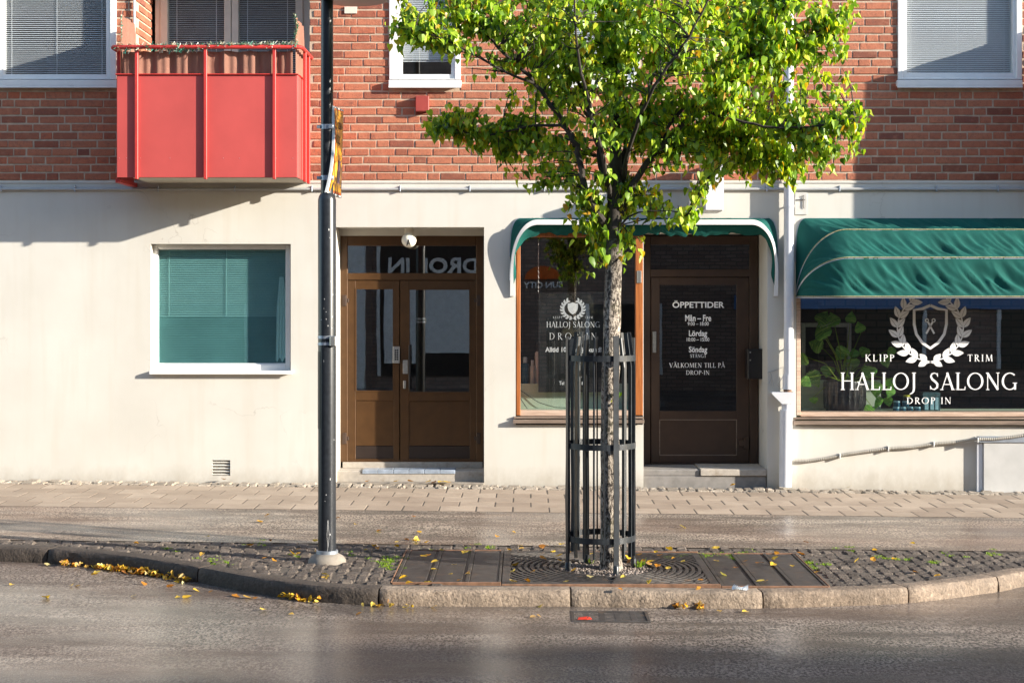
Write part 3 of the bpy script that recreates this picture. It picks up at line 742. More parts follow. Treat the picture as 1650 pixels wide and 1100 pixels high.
# upper windows
def upper_window(px0, px1, name, gl=18, gr=12, gb=120, blind_to=None, closed=False):
    w = empty(name, (X((px0+px1)/2),0,Z(142))); w.parent = bld
    yf = -.028; zt = 5.70; pyt = VY-(zt-H)*148
    f = MB(); f.pbox(px0, px0+gl-6, pyt, 128, yf, .12, .005); f.pbox(px1-gr+2, px1, pyt, 128, yf, .12, .005)
    f.pbox(px0+gl-6, px1-gr+2, gb+7, 128, yf+.002, .12, .004); f.pbox(px0+gl-6, px1-gr+2, pyt, pyt+12, yf+.002, .12, .004)
    f.build('frame', M['white'], w)
    s = MB(); s.pbox(px0+gl-6, px0+gl, pyt+12, gb+7, yf+.025, .10, .003); s.pbox(px1-gr-4, px1-gr+2, pyt+12, gb+7, yf+.025, .10, .003); s.pbox(px0+gl, px1-gr-4, gb, gb+7, yf+.024, .10, .003); s.pbox(px0+gl, px1-gr-4, pyt+12, pyt+18, yf+.024, .10, .003)
    s.build('sash', M['white'], w)
    x0, x1 = X(px0+gl), X(px1-gr-4); z0 = Z(gb); z1 = Z(pyt+18)
    MB().box(x0-.01, x1+.01, .055, .061, z0-.01, z1+.01).build('pane', M['glass'], w)
    zb = Z(blind_to) if blind_to else z0
    b = slats(MB(), x0-.01, x1+.01, zb, z1, .10 if not closed else .082, .0215, .028 if not closed else .0235, 32 if not closed else 56)
    for q in ((.06,.5,.94) if px1-px0 > 150 else (.2,.8)):
        xx = x0+(x1-x0)*q; b.box(xx-.004, xx+.004, .085, .087, zb, z1)
    b.box(x0, x1, .09, .115, zb-.012, zb)
    b.build('blind', M['blind'], w)
    sl = MB(); sl.pbox(px0-1, px1+1, 129, 138, -.075, .05, .004); sl.pbox(px0-1, px1+1, 138, 141.5, -.078, -.066, .001); sl.build('sill', M['white'], w)
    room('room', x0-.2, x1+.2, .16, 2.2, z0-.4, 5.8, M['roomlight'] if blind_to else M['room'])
upper_window(-13,187,'window'); upper_window(627,742,'window',21,11,120,96,True); upper_window(882,1030,'window',21,11,120,100,True); upper_window(1447,1647,'window',14,11,118,None,True)
# loggia with its glazed door behind the balcony
def loggia(dx):
    w = empty('balcony_window', (X(360)+dx,.7,3.6)); w.parent = bld; y = .70; f = MB()
    n0 = len(f.v)
    f.pbox(250,258,-90,330,y-.02,y+.06,.004); f.pbox(258,270,-90,330,y-.035,y+.06,.004); f.pbox(361,372,-90,330,y-.035,y+.06,.004); f.pbox(373,384,-90,330,y-.03,y+.06,.004); f.pbox(476,488,-90,330,y-.035,y+.06,.004)
    f.pbox(488,520,-90,330,y-.01,y+.06,.004)
    f.v = [(v[0]+dx,v[1],v[2]) for v in f.v]; f.build('frame', M['cream'], w)
    for a, b in ((270,361),(384,476)):
        MB().box(X(a,y)-.01+dx, X(b,y)+.01+dx, y+.01, y+.016, 3.3, 5.9).build('pane', M['glass'], w)
        s = slats(MB(), X(a,y)+dx, X(b,y)+dx, 4.0, 5.9, y+.06)
        for q in (.15,.85): xx = X(a,y)+(X(b,y)-X(a,y))*q+dx; s.box(xx-.004,xx+.004,y+.045,y+.047,4.0,5.9)
        s.build('blind', M['blind'], w)
    room('room', X(240,y)+dx, X(500,y)+dx, y+.1, 3.2, 3.2, 5.95, M['room'])
loggia(0); loggia(OFF)
# balcony
def balcony(dx, full_detail):
    b = empty('balcony', (X(345,-.4)+dx, -.4, Z(286,-.72))); b.parent = bld
    yF = -.74; yP = -.772
    def put(mb, name, mat, sm=False):
        mb.v = [(v[0]+dx,v[1],v[2]) for v in mb.v]; return mb.build(name, mat, b, sm)
    xl, xr = X(188.5,yF), X(479,yF); zt, zb = Z(121,yF), Z(286,yF)
    for a, c_ in ((188.5,219),(219.6,330),(330.6,441),(441.6,479)):
        put(MB().cbox(X(a,yF), X(c_,yF), yF, yF+.012, zb, zt, .002), 'panel', M['panel'])
    for x in (xl, xr): put(MB().cbox(x-.006, x+.006, yF+.013, -.05, zb, zt, .002), 'side_panel', M['panel'])
    cp = MB().cbox(xl-.015, xr+.015, yF-.02, yF+.03, zt, zt+.012, .003); cp.cbox(xl-.02, xl+.02, yF+.03, -.03, zt, zt+.012, .003); cp.cbox(xr-.02, xr+.02, yF+.03, -.03, zt, zt+.012, .003); put(cp, 'top_strip', M['red'])
    for px in (219.5,330.5,441.5): put(MB().cbox(X(px,yP)-.017, X(px,yP)+.017, yP, yF-.003, zb-.02, Z(76,yP), .004), 'post', M['red'])
    for yy in (-.50,-.22):
        for x in (xl-.045, xr+.045): put(MB().cbox(x-.017, x+.017, yy-.017, yy+.017, zb-.03, Z(76,yP), .004), 'side_post', M['red'])
    zr = Z(76,yP)
    put(MB().tube([(xl-.05,-.02,zr),(xl-.05,yP+.06,zr),(xl-.035,yP+.015,zr),(xl,yP,zr),(xr,yP,zr),(xr+.035,yP+.015,zr),(xr+.05,yP+.06,zr),(xr+.05,-.02,zr)], .021, 10), 'rail', M['red'], True)
    put(MB().cbox(xl+.16, xr-.005, yF+.02, 0.0, zb-.004, zb+.07, .006), 'floor_slab', M['slabgrey'])
    for px in (217,): put(MB().cbox(X(px)-.03, X(px)+.03, yF+.05, 0, zb-.05, zb-.006, .003), 'bracket', M['red'])
    # cloth tied behind the rail, in soft folds
    mb = MB(); n = 120; zt2 = zr-.03; zb2 = zt+.014
    for i in range(n+1):
        x = xl+.05+(xr-xl-.1)*i/n; yy = yF+.035+.016*math.sin(i*.41)+.010*math.sin(i*.93+1); mb.v += [(x,yy,zb2-.10),(x,yy+.006*math.sin(i*.6),(zb2+zt2)/2),(x,yy,zt2-.01*abs(math.sin(i*.21)))]
    for i in range(n):
        for q in range(2): mb.f.append((3*i+q,3*i+3+q,3*i+4+q,3*i+1+q))
    put(mb, 'cloth_screen', M['screen'], True)
    for x, pt in ((xl+.03,22),(xr-.02,27)):
        mb = MB(); n = 16; zz = Z(pt,yF)
        for i in range(n+1):
            yy = yF+.03+(.62)*i/n; q = .006*math.sin(i*1.7); mb.v += [(x+q,yy,zt-.1),(x+q*1.5,yy,(zt+zz)/2),(x-q,yy,zz+.006*math.sin(i*.9))]
        for i in range(n):
            for q in range(2): mb.f.append((3*i+q,3*i+3+q,3*i+4+q,3*i+1+q))
        put(mb, 'side_cloth', M['screen'], True)
    sc = MB()
    for px in (192,204,226,274,360,386,445,472):
        p = P(px, 255, yF-.002); sc.lathe([(.0035,0),(.0035,.002),(.001,.003)], (0,0,0), 8); 
        k = 24; sc.v[-k:] = [(p.x+v[0], p.y-v[2]*1.0, p.z+v[1]) for v in sc.v[-k:]]
    put(sc, 'screw', M['steel'])
    return b, (xl,xr,yP,zr)
_, (bxl,bxr,byp,bzr) = balcony(0, True)
balcony(OFF, False)
# tinsel garland on the rail
mb = MB(); rr = random.Random(3)
def tinsel(p, n, s):
    for _ in range(n):
        d = Vector((rr.gauss(0,1),rr.gauss(0,1),rr.gauss(0,1))).normalized()*s*rr.uniform(.5,1); q = d.cross(Vector((rr.random(),rr.random(),1))).normalized()*.006
        mb.add([p-q,p+q,p+d+q*.6,p+d-q*.6],[(0,1,2,3)])
x = bxl
while x < bxr:
    dn = .35+.65*(noise.noise(Vector((x*2.3,0,0)))+.5); low = -.05 if x < bxl+.95 else .01
    tinsel(Vector((x, byp+.01+rr.gauss(0,.012), bzr+low*rr.random()+.018)), int(8*max(.4,dn)), .055); x += .008
z = bzr
while z < Z(24,-.7): tinsel(Vector((bxr-.02+.012*math.sin(z*30), -.69, z)), 5, .034); z += .008
z = bzr
while z < Z(24,-.7): tinsel(Vector((bxl+.03, -.69, z)), 3, .022); z += .010
tag(mb.build('garland', M['tinsel']), 'green and white tinsel garland wound along the red balcony rail', 'garland', kind='thing')
# thin pipe in the loggia corner
tag(MB().tube([(X(217.5),-.03,3.4),(X(217.5),-.03,6.5)], .011, 8).build('corner_pipe', M['white'], None, True), 'thin white pipe on the brick corner left of the loggia glazing', 'pipe')
# ground floor window with teal blind
w = empty('teal_window', (X(356),.1,Z(598))); w.parent = bld; y = .125
MB().frame(245.5,468,394,597,8,y,y+.09,.004,wb=10,wt=6).build('frame', M['white'], w)
MB().frame(252.5,466,399,588,3,y+.02,y+.08,.002).build('sash', M['white'], w)
xa, xb, za, zb_ = X(253,y), X(466,y), Z(588,y), Z(400,y)
MB().box(xa,xb,y+.03,y+.036,za,zb_).build('pane', M['glass_green'], w)
bl = slats(MB(), xa, xb, Z(509,y), zb_, y+.062, .020, .026, 38)
for q in (.085,.52): bl.box(xa+(xb-xa)*q-.003, xa+(xb-xa)*q+.003, y+.045, y+.047, Z(509,y), zb_)
bl.build('blind', M['blind_teal'], w)
b2 = slats(MB(), xa, xb, za, Z(510,y), y+.062, .020, .026, 50); b2.build('lower_blind', M['teal'], w)
MB().box(xa,xb,y+.14,y+.15,za,zb_).build('backing', M['teal'], w)
mb = MB(); n = 14
for i in range(n+1):
    xx = X(443,y)+(X(462,y)-X(443,y))*i/n; yy = y+.052+.006*math.sin(i*1.9); mb.v += [(xx,yy,Z(580+4*math.sin(i),y)),(xx*1.0+.01,yy,Z(500,y)),(X(452,y)+(xx-X(452,y))*.35,yy,Z(446,y))]
for i in range(n):
    for q in range(2): mb.f.append((3*i+q,3*i+3+q,3*i+4+q,3*i+1+q))
mb.build('curtain', M['blind'], w, True)
s = MB(); s.pbox(240.5,471,597.5,601.5,-.06,.13,.003); s.pbox(240.5,471,590,599,-.045,.0,.004) if False else None; s.pbox(240.5,471,598,603,-.062,-.05,.002); s.build('sill', M['white'], w)
# vent in the plinth
v = empty('wall_vent', (X(356),.02,Z(766))); v.parent = bld
for i in range(5):
    a = 741.5+i*4.9; m = MB(); x0, x1 = X(342.5), X(370.5); m.add([(x0,.004,Z(a+3.4)),(x1,.004,Z(a+3.4)),(x1,.05,Z(a)),(x0,.05,Z(a)),(x0,.008,Z(a+4.2)),(x1,.008,Z(a+4.2)),(x1,.054,Z(a+.8)),(x0,.054,Z(a+.8))],[(0,1,2,3),(7,6,5,4),(0,4,5,1)]); m.build('slat', M['stucco'], v)
MB().box(X(342),X(371),.09,.10,Z(766),Z(741)).build('backing', M['black'], v)

# ---- entrance with the double door
dr = empty('entrance_door', (X(660),.42,Z(745,.42))); dr.parent = bld; y = .42
f = MB(); f.frame(548,779,378,744,12,y,y+.09,.005,wb=3,wt=18); f.pbox(560,767,440,451,y+.002,y+.085,.003); f.build('frame', M['brown'], dr)
MB().box(X(560,y),X(767,y),y+.03,y+.036,Z(441,y),Z(395,y)).build('transom_pane', M['glass'], dr)
def leaf_door(px0, px1, g, pan, kick, name):
    m = MB(); yl = y+.012
    m.pbox(px0,g[0],452,742,yl,yl+.05,.004); m.pbox(g[1],px1,452,742,yl,yl+.05,.004)
    m.pbox(g[0],g[1],452,g[2],yl+.001,yl+.05,.004); m.pbox(g[0],g[1],g[3],pan[0],yl+.001,yl+.05,.004)
    m.pbox(g[0],g[1],pan[0],pan[1],yl+.012,yl+.04,.003); m.pbox(g[0],g[1],739,742,yl+.001,yl+.05,.001)
    lf = m.build(name, M['brown'], dr)
    MB().pbox(g[0],g[1],kick[0],kick[1],yl+.006,yl+.04,.002).build('kick_plate', M['kick'], dr)
    fr = MB(); fr.frame(g[0]-1,g[1]+1,g[2]-1,g[3]+1,2,yl-.004,yl+.02,.001); fr.build('bead', M['brown'], dr)
    MB().box(X(g[0],yl),X(g[1],yl),yl+.02,yl+.026,Z(g[3],yl),Z(g[2],yl)).build('pane', M['glass'], dr)
leaf_door(559.5,643.5,(573,634,465,630),(645,718),(718.5,738.5),'left_leaf')
leaf_door(645,767,(659,757,466,632),(646,718),(718.5,738.5),'right_leaf')
for px in (555,771):
    for py in (484,706): 
        h = MB(); h.pbox(px-3,px+3,py-9,py+9,y-.012,y+.02,.004); h.pbox(px-2 if px<600 else px-7,px+7 if px < 600 else px+2,py-3,py+3,y-.008,y+.02,.003); h.build('hinge', M['browndark'], dr)
k = MB(); k.pbox(633,644,558,585,y-.02,y+.012,.004); k.build('keypad', M['steel'], dr)
k = MB()
for r in range(5):
    for c in range(2): k.pbox(636+c*3.2,638.4+c*3.2,563+r*3.6,565.6+r*3.6,y-.024,y-.018,.001)
k.build('keypad_button', M['blackprint'], dr)
MB().pbox(649,657,580,602,y-.006,y+.012,.003).build('lock_plate', M['steel'], dr)
MB().tube([P(660,556,y-.05),P(660,627,y-.05)], .012, 10).tube([P(660,562,y-.05),P(660,562,y+.02)],.006,8).tube([P(660,621,y-.05),P(660,621,y+.02)],.006,8).build('pull_handle', M['black'], dr, True)
MB().lathe([(.0,0),(.016,.0),(.016,.02),(.010,.028)], (0,0,0), 14); m = MB().pbox(649.5,654,613,626,y-.012,y+.012,.005); m.build('lock_cylinder', M['steel'], dr)
MB().box(X(541), X(780), .415, .52, Z(380,.42), Z(366)-.001).build('lintel', M['stucco'], dr)
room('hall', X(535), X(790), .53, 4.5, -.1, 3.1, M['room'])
st = empty('entrance_step', (X(660),.3,0)); st.parent = bld
zt_ = Z(758.5,.117)
MB().cbox(X(541)-.02, X(780)+.02, .117, .6, -.2, zt_, .008).build('tread', M['step'], st)
MB().cbox(X(545), X(776), .405, .62, zt_, Z(744,.42), .004).build('threshold', M['step'], st)
zt2 = zt_+.004
for i in range(6):
    a = X(584,.13)+i*(X(734,.13)-X(584,.13))/6; b = a+(X(734,.13)-X(584,.13))/6-.004
    MB().cbox(a, b, .108, .34, zt2-.035 if True else 0, zt2+.008, .004).build('step_tile', M['tile'], st)
MB().cbox(X(541), X(780), -.03, .117, -.2, gz(-1.2)+.018, .006).build('foot_slab', M['concrete'], st)
# lamp globe
gl = empty('globe_lamp', tuple(P(659,387,.16)), 'round opal globe lamp lettered A above the double door', 'lamp')
gc = P(659,387,.16); gr = .082
MB().lathe([(gr*math.sin(R(4+i*8.4)), -gr*math.cos(R(4+i*8.4))) for i in range(20)], gc, 28).build('globe', M['globe'], gl, 'all')
MB().lathe([(.05,gr*.86),(.05,Z(366)-gc.z+.02)], gc, 24).build('collar', M['cream'], gl, True)
tx = text_mesh('letter', 'A', 655.5,662.5,386,396.5, .16, M['blackprint'], gl, .03)
for vv in tx.data.vertices:
    dx, dz = vv.co.x-gc.x, vv.co.z-gc.z; vv.co.y = gc.y-gr-.0015-dz*.12

# ---- salon display window
sw = empty('shop_window', (X(935),.1,Z(684))); sw.parent = bld; y = .07
m = MB(); m.pbox(832,838.5,374,669,-.004,.2,.004); m.pbox(1024,1036,374,669,-.004,.16,.004); m.pbox(838.5,1024,374,382,.01,.2,.003); m.build('frame', M['wood'], sw)
MB().pbox(838,1024.5,661,670,.02,.2,.004).build('bottom_rail', M['sillwood'], sw)
m = MB(); m.pbox(828,1037,671,674,-.03,.12,.002); m.pbox(826.5,1038,676,682,-.06,.02,.003); m.build('sill', M['sillmetal'], sw)
MB().box(X(838,y),X(1025,y),y,y+.006,Z(662,y),Z(380,y)).build('pane', M['glass'], sw)
MB().box(X(1035)-.003,X(1035)+.003,.16,.60,Z(745),Z(374)).build('side_pane', M['glass'], sw)
MB().cbox(X(1035)-.02,X(1035)+.02,.16,.60,-.1,Z(669),.003).build('side_apron', M['browndark'], sw)
MB().pbox(1026.5,1033.5,436,456,-.018,.0,.004).build('bell_plate', M['steel'], sw)
# display ledge and back panel
m = MB(); m.box(X(836),X(1022),.30,.70,Z(690),Z(621,.25)); m.box(X(836),X(1022),.24,.27,Z(690),Z(618,.24)); m.box(X(836),X(1022),.10,.24,Z(680),Z(659,.1)); m.build('display_ledge', M['palegreen'], sw)
# salon door
sd = empty('salon_door', (X(1130),.6,Z(750,.6))); sd.parent = bld; y = .60
f = MB(); f.frame(1034,1222,380,748,14,y,y+.1,.005,wb=2,wt=14); f.pbox(1048,1208,434,446,y+.002,y+.09,.003); f.build('frame', M['browndark'], sd)
MB().box(X(1048,y),X(1208,y),y+.03,y+.036,Z(435,y),Z(394,y)).build('transom_pane', M['glass_dark'], sd)
m = MB(); yl = y+.01; m.pbox(1049,1063,447,745,yl,yl+.05,.004); m.pbox(1187,1207,447,745,yl,yl+.05,.004); m.pbox(1063,1187,447,459,yl+.001,yl+.05,.003); m.pbox(1063,1187,662,676,yl+.001,yl+.05,.003); m.pbox(1063,1187,676,733,yl+.014,yl+.045,.003); m.pbox(1063,1187,733,745,yl+.001,yl+.05,.003); m.build('leaf', M['browndark'], sd)
MB().frame(1062.5,1187.5,675.5,733.5,1.2,yl-.003,yl+.02,.0006).build('panel_trim', M['sillmetal'], sd)
MB().box(X(1062,yl),X(1188,yl),yl+.02,yl+.026,Z(663,yl),Z(458,yl)).build('pane', M['glass_dark'], sd)
MB().pbox(1051.5,1057.5,534,568,yl-.03,yl,.004).build('lever_plate', M['steel'], sd)
m = MB(); m.pbox(1190,1203,709,719,y-.02,y+.02,.004); m.pbox(1199,1207,704,723,y-.03,y+.02,.004); m.build('hinge', M['browndark'], sd)
text_mesh('opening_hours_heading','ÖPPETTIDER',1083.5,1167,484,496,yl+.016,M['letter'],sd,.022)
for body, a, b, c, d, bd in (('Mån – Fre',1104,1146,507,517.5,.025),('9:00 – 18:00',1108,1142,518.5,524.5,.012),('Lördag',1110,1139.5,532,544.5,.025),('10:00 – 15:00',1106.5,1143,543.8,549.8,.012),('Söndag',1110,1139.5,558,570.5,.025)):
    text_mesh('opening_hours_text', body, a, b, c, d, yl+.016, M['letter'], sd, bd)
serif('opening_hours_text','STÄNGT',1112,1138,570.5,576,yl+.016,M['letter'],sd,.08,1.15)
serif('opening_hours_text','VÄLKOMEN TILL PÅ',1078.5,1168,584.5,592,yl+.016,M['letter'],sd,.08,1.1)
serif('opening_hours_text','DROP-IN',1105.5,1143.5,596.5,603.5,yl+.016,M['letter'],sd,.08,1.1)
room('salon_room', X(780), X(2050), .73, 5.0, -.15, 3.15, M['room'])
st = empty('salon_step', (X(1130),.3,0)); st.parent = bld
zs = Z(760,.03); MB().cbox(X(1037)-.0, X(1236), .03, .8, -.25, zs-.045, .008).build('riser', M['stepdark'], st)
MB().cbox(X(1036.5), X(1128), .035, .8, zs-.043, zs+.02, .006).build('tread', M['stepdark'], st)
MB().cbox(X(1129), X(1236), .012, .8, zs-.043, zs+.03, .006).build('tread', M['step'], st)
# ---- big salon window
bw = empty('display_window', (X(1600),.1,Z(686))); bw.parent = bld; y = .06
m = MB(); m.pbox(1283.5,1290,374,669,-.004,.25,.004); m.pbox(1983,1990,374,669,-.004,.25,.004); m.build('frame', M['sillwood'], bw)
MB().pbox(1290,1983,664,671,.02,.25,.004).build('bottom_rail', M['sillwood'], bw)
m = MB(); m.pbox(1280,1993,672.5,675.5,-.03,.1,.002); m.pbox(1278.5,1994,678,684.5,-.058,.02,.003); m.build('sill', M['sillmetal'], bw)
MB().box(X(1289,y),X(1984,y),y,y+.006,Z(665,y),Z(376,y)).build('pane', M['glass'], bw)
yt = y-.003
wreath('laurel_emblem',1499,529,127,112,yt,M['letter'],bw)
serif('window_lettering','HALLOJ',1354,1478,600,628,yt,M['letter'],bw,.05,1.0); serif('window_lettering','SALONG',1497,1640,600,628,yt,M['letter'],bw,.05,1.0)
serif('window_lettering','KLIPP',1394,1441,571,582,yt,M['letter'],bw,.22,1.1); serif('window_lettering','TRIM',1559,1600,571,582,yt,M['letter'],bw,.24,1.1)
serif('window_lettering','DROP',1461,1507,640,650.5,yt,M['letter'],bw,.2,1.1); serif('window_lettering','IN',1516,1533,640,650.5,yt,M['letter'],bw,.2,1.1)
m = MB(); m.box(X(1283),X(1990),.31,.72,Z(664,.3)-.3,Z(664,.15)); m.box(X(1283),X(1443),.70,.72,Z(690),Z(612,.7)); m.build('display_ledge', M['palegreen'], bw)
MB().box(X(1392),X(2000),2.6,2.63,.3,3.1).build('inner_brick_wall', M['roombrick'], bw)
m = MB(); m.frame(1291,1372,520,640,7,.9,.96,.004); m.build('mirror_frame', M['steel'], bw)

# ------------------------------------------------------------------ awnings (hooped canvas hoods)
def awning(name, px0, px1, label, hoops, RAD, fold, white_front):
    root = empty(name, tuple(P((px0+px1)/2, 478)), label, 'awning')
    x0, x1, zh = X(px0), X(px1), Z(477.5); W = x1-x0
    DEP = .58; NS = int(W/.0125)
    def hoop(th, ry=None, u=None):
        """points of the hoop at angle th; the corner grows rounder as it tips forward"""
        k = max(0, min(1, (90-th)/28)); rc = .10+(.50-.10)*k; rcv = min(RAD*.97, .10+(.72-.10)*k)
        out = []
        for i in range(NS+1):
            t = i/NS
            L1 = 1.0; a = .14; 
            if t < a:   q = t/a; ang = q*math.pi/2; xx = x0+rc*(1-math.cos(ang))+.0; vv = (RAD-rcv)*min(1,q*3)*1.0*0 + RAD*math.sin(ang)**(1.0-.72*(1-k))
            elif t > 1-a: q = (1-t)/a; ang = q*math.pi/2; xx = x1-rc*(1-math.cos(ang)); vv = RAD*math.sin(ang)**(1.0-.72*(1-k))
            else: xx = x0+rc+(W-2*rc)*(t-a)/(1-2*a); vv = RAD
            out.append((xx, vv))
        return out
    rows = []; NR = 18
    for h in range(len(hoops)-1):
        for j in range(NR if h < len(hoops)-2 else NR+1):
            rows.append((hoops[h]+(hoops[h+1]-hoops[h])*j/NR, j/NR, h))
    mb = MB()
    for th, s_, h in rows:
        hp = hoop(th)
        for i, (xx, vv) in enumerate(hp):
            e = math.sin(math.pi*s_); t = i/NS; edge = min(1, min(t,1-t)/.16)
            gap = R(abs(hoops[h]-hoops[h+1]))
            wr = noise.noise(Vector((xx*6.0-s_*2.0*(1+h*.3)+h*3.1, s_*.8, h*5.7)))*.55+noise.noise(Vector((xx*13-s_*4.5, s_*1.3, h*2.3+9)))*.42
            pk = .35-2.1*abs(wr)
            rad = vv - e*vv*(gap*.10+fold*.06) + e*pk*.075*(.35+.65*edge)
            a2 = R(th) - e*fold*.16 + e*pk*.05
            mb.v.append((xx, -rad*math.cos(a2)*DEP-.012, zh+rad*math.sin(a2)))
    n = NS+1
    for r in range(len(rows)-1):
        for i in range(NS): mb.f.append((r*n+i, (r+1)*n+i, (r+1)*n+i+1, r*n+i+1))
    mb.build('canvas', M['green'], root, 'all')
    for k, th in enumerate(hoops):
        hp = hoop(th); last = k == len(hoops)-1
        pts = [(xx, -(vv*DEP+.004)*math.cos(R(th))-.012, zh+(vv+.004)*math.sin(R(th))) for xx, vv in hp]
        if white_front and last:
            mb = MB()
            b0 = len(mb.v)
            for (xx, vv), p in zip(hp, pts):
                p = Vector(p); inn = Vector((xx+(.045 if xx < (x0+x1)/2 else -.045)*max(0,1-vv/RAD*.98), p.y, p.z-.055*min(1,vv/RAD+.02)))
                for q in (p, inn): mb.v += [(q.x,q.y-.012,q.z),(q.x,q.y+.014,q.z)]
            for i in range(NS):
                o, p_ = b0+4*i, b0+4*i+4
                mb.f += [(o,o+2,p_+2,p_),(o+1,p_+1,p_+3,o+3),(o,p_,p_+1,o+1),(o+2,o+3,p_+3,p_+2)]
            mb.build('front_hoop', M['white'], root, True)
            va = MB(); nv = 7                                 # slack canvas hanging inside the raised hoop
            for (xx, vv), p in zip(hp, pts):
                up = max(0, (vv/RAD-.25)/.75); q = noise.noise(Vector((xx*5.5,1.7,3))); q2 = noise.noise(Vector((xx*13,5.1,2)))
                dep = (.13+.05*q+.03*q2)*up**.7; mx_ = (x0+x1)/2; ix = (.10*(1-vv/RAD) if xx < mx_ else -.10*(1-vv/RAD))
                for j in range(nv+1):
                    f = j/nv; fo = math.sin(f*3.1)*(.035*q+.03*q2)+f*f*.05; va.v.append((xx+ix*f+.03*q2*f, p[1]+.018+fo*up+.03*f, p[2]-.03*up-dep*f))
            for i in range(NS):
                for j in range(nv): a_ = i*(nv+1)+j; va.f.append((a_, a_+1, a_+nv+2, a_+nv+1))
            va.build('slack_canvas', M['green'], root, 'all')
        elif k: MB().tube(pts, .0055, 6).build('piping', M['piping'], root, True)
        MB().tube([(p[0], p[1]*.985+.004, p[2]-.012) for p in pts[2:-2]], .010, 6).build('hoop_tube', M['galv'], root, True)
    return root
awning('canvas_awning', 1282, 1992, 'green canvas hood lowered over the big lettered shop window', [90,57,29,0], .85, .25, False)
awning('canvas_awning', 822, 1253, 'green canvas hood folded up above the salon door and small window', [90,76], .85, 0.0, True)

# ------------------------------------------------------------------ things on the facade
mb = MB().tube([(-12,-.022,Z(305)),(12,-.022,Z(305))], .016, 8)
cd = empty('conduit', (0,-.02,Z(305)), 'long grey conduit clipped along the top of the plaster', 'conduit'); mb.build('tube', M['pvc'], cd, True)
px = 3
for px in (3,122,256,379,503,645,757,877,1000,1120,1235,1352,1508,1607):
    MB().cbox(X(px)-.006, X(px)+.006, -.042, 0, Z(309), Z(299.5), .002).build('clip', M['galv'], cd)
# downpipe
dp = empty('downpipe', (X(1267),-.09,0), 'white rain downpipe between the two green awnings', 'downpipe'); yp = -.09
MB().tube([(X(1271,yp),yp,7),(X(1271,yp),yp,Z(612,yp))], .054, 20).build('upper_pipe', M['pipe'], dp, True)
MB().tube([(X(1270,yp),yp,Z(604,yp)),(X(1270,yp),yp,Z(627,yp))], .061, 20).build('sleeve', M['pipe'], dp, True)
MB().tube([(X(1269,yp),yp,Z(627,yp)),(X(1269,yp),yp,Z(634,yp))], .045, 16).build('rust_ring', M['rust'], dp, True)
hx = X(1268,yp); m = MB(); z0, z1 = Z(650,yp), Z(631,yp)
m.add([(hx-.17,yp-.06,z1),(hx+.065,yp-.07,z1),(hx+.065,yp+.07,z1),(hx-.17,yp+.06,z1),(hx-.062,yp-.06,z0),(hx+.06,yp-.06,z0),(hx+.06,yp+.06,z0),(hx-.062,yp+.06,z0),(hx-.17,yp-.06,z1-.02),(hx-.17,yp+.06,z1-.02)],
      [(0,1,5,4,8),(1,2,6,5),(2,3,9,7,6),(3,0,8,9),(8,4,7,9),(4,5,6,7)]); m.build('leaf_trap', M['pipe'], dp)
MB().tube([(hx,yp,z0+.005),(hx,yp,z0-.08)], .058, 20).build('neck', M['pipe'], dp, True)
MB().tube([(hx-.008,yp,z0-.07),(hx-.010,yp,z0-.09),(hx-.018,yp,.0)], [.070,.068,.068], 20).build('lower_pipe', M['pipe'], dp, True)
for py in (180,330,560): MB().tube([(X(1271,yp),yp,Z(py,yp)),(X(1271,yp),yp,Z(py+4,yp))], .058, 20).cbox(X(1271,yp)-.012,X(1271,yp)+.012,yp,.0,Z(py+3,yp),Z(py+1,yp),.002).build('bracket', M['pipe'], dp, True)
# loose wire by the downpipe
m = MB().tube([P(1236,600,-.01),P(1250,596,-.012),P(1262,591,-.02),P(1262,606,-.02),P(1258,612,-.02)], .004, 6)
m.tube([P(1240,598,-.012),P(1244,606,-.015),P(1239,618,-.012),P(1247,622,-.012),P(1243,604,-.018)], .0035, 6); m.tube([P(1258,612,-.02),P(1253,620,-.015),P(1258,627,-.015),P(1262,624,-.015)], .0035, 6)
tag(m.build('loose_wire', M['pvc'], None, True), 'thin loose grey wire looped beside the white downpipe', 'wire')
# letter box
mbx = empty('letter_box', tuple(P(1219,610,.45)), 'black metal letter box beside the salon door', 'letter box')
MB().pbox(1205,1232.5,563,610.5,.36,.56,.005).build('body', M['black'], mbx); MB().pbox(1204.5,1233,562,566,.352,.37,.003).build('flap', M['black'], mbx)
m = MB(); m.pbox(1208,1210,566.5,568.5,.353,.36,.0005); m.pbox(1208,1210,579,581,.356,.362,.0005); m.build('rivet', M['steel'], mbx)
# projecting light box sign
sb = empty('projecting_sign', (X(1155),-.5,Z(335)), 'white projecting sign box high above the salon door', 'sign')
yy = -.62; MB().cbox(X(1136,yy), X(1166,yy), yy, -.10, Z(340,yy), Z(256,yy), .012).build('box', M['white'], sb)
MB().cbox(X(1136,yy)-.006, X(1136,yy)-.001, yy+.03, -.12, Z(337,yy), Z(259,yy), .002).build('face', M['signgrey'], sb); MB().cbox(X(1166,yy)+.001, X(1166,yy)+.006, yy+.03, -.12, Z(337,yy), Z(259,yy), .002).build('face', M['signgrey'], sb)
for py in (262,322): MB().cbox(X(1150,yy)-.015, X(1150,yy)+.015, -.1, .0, Z(py+3,yy), Z(py-3,yy), .003).build('arm', M['galv'], sb)
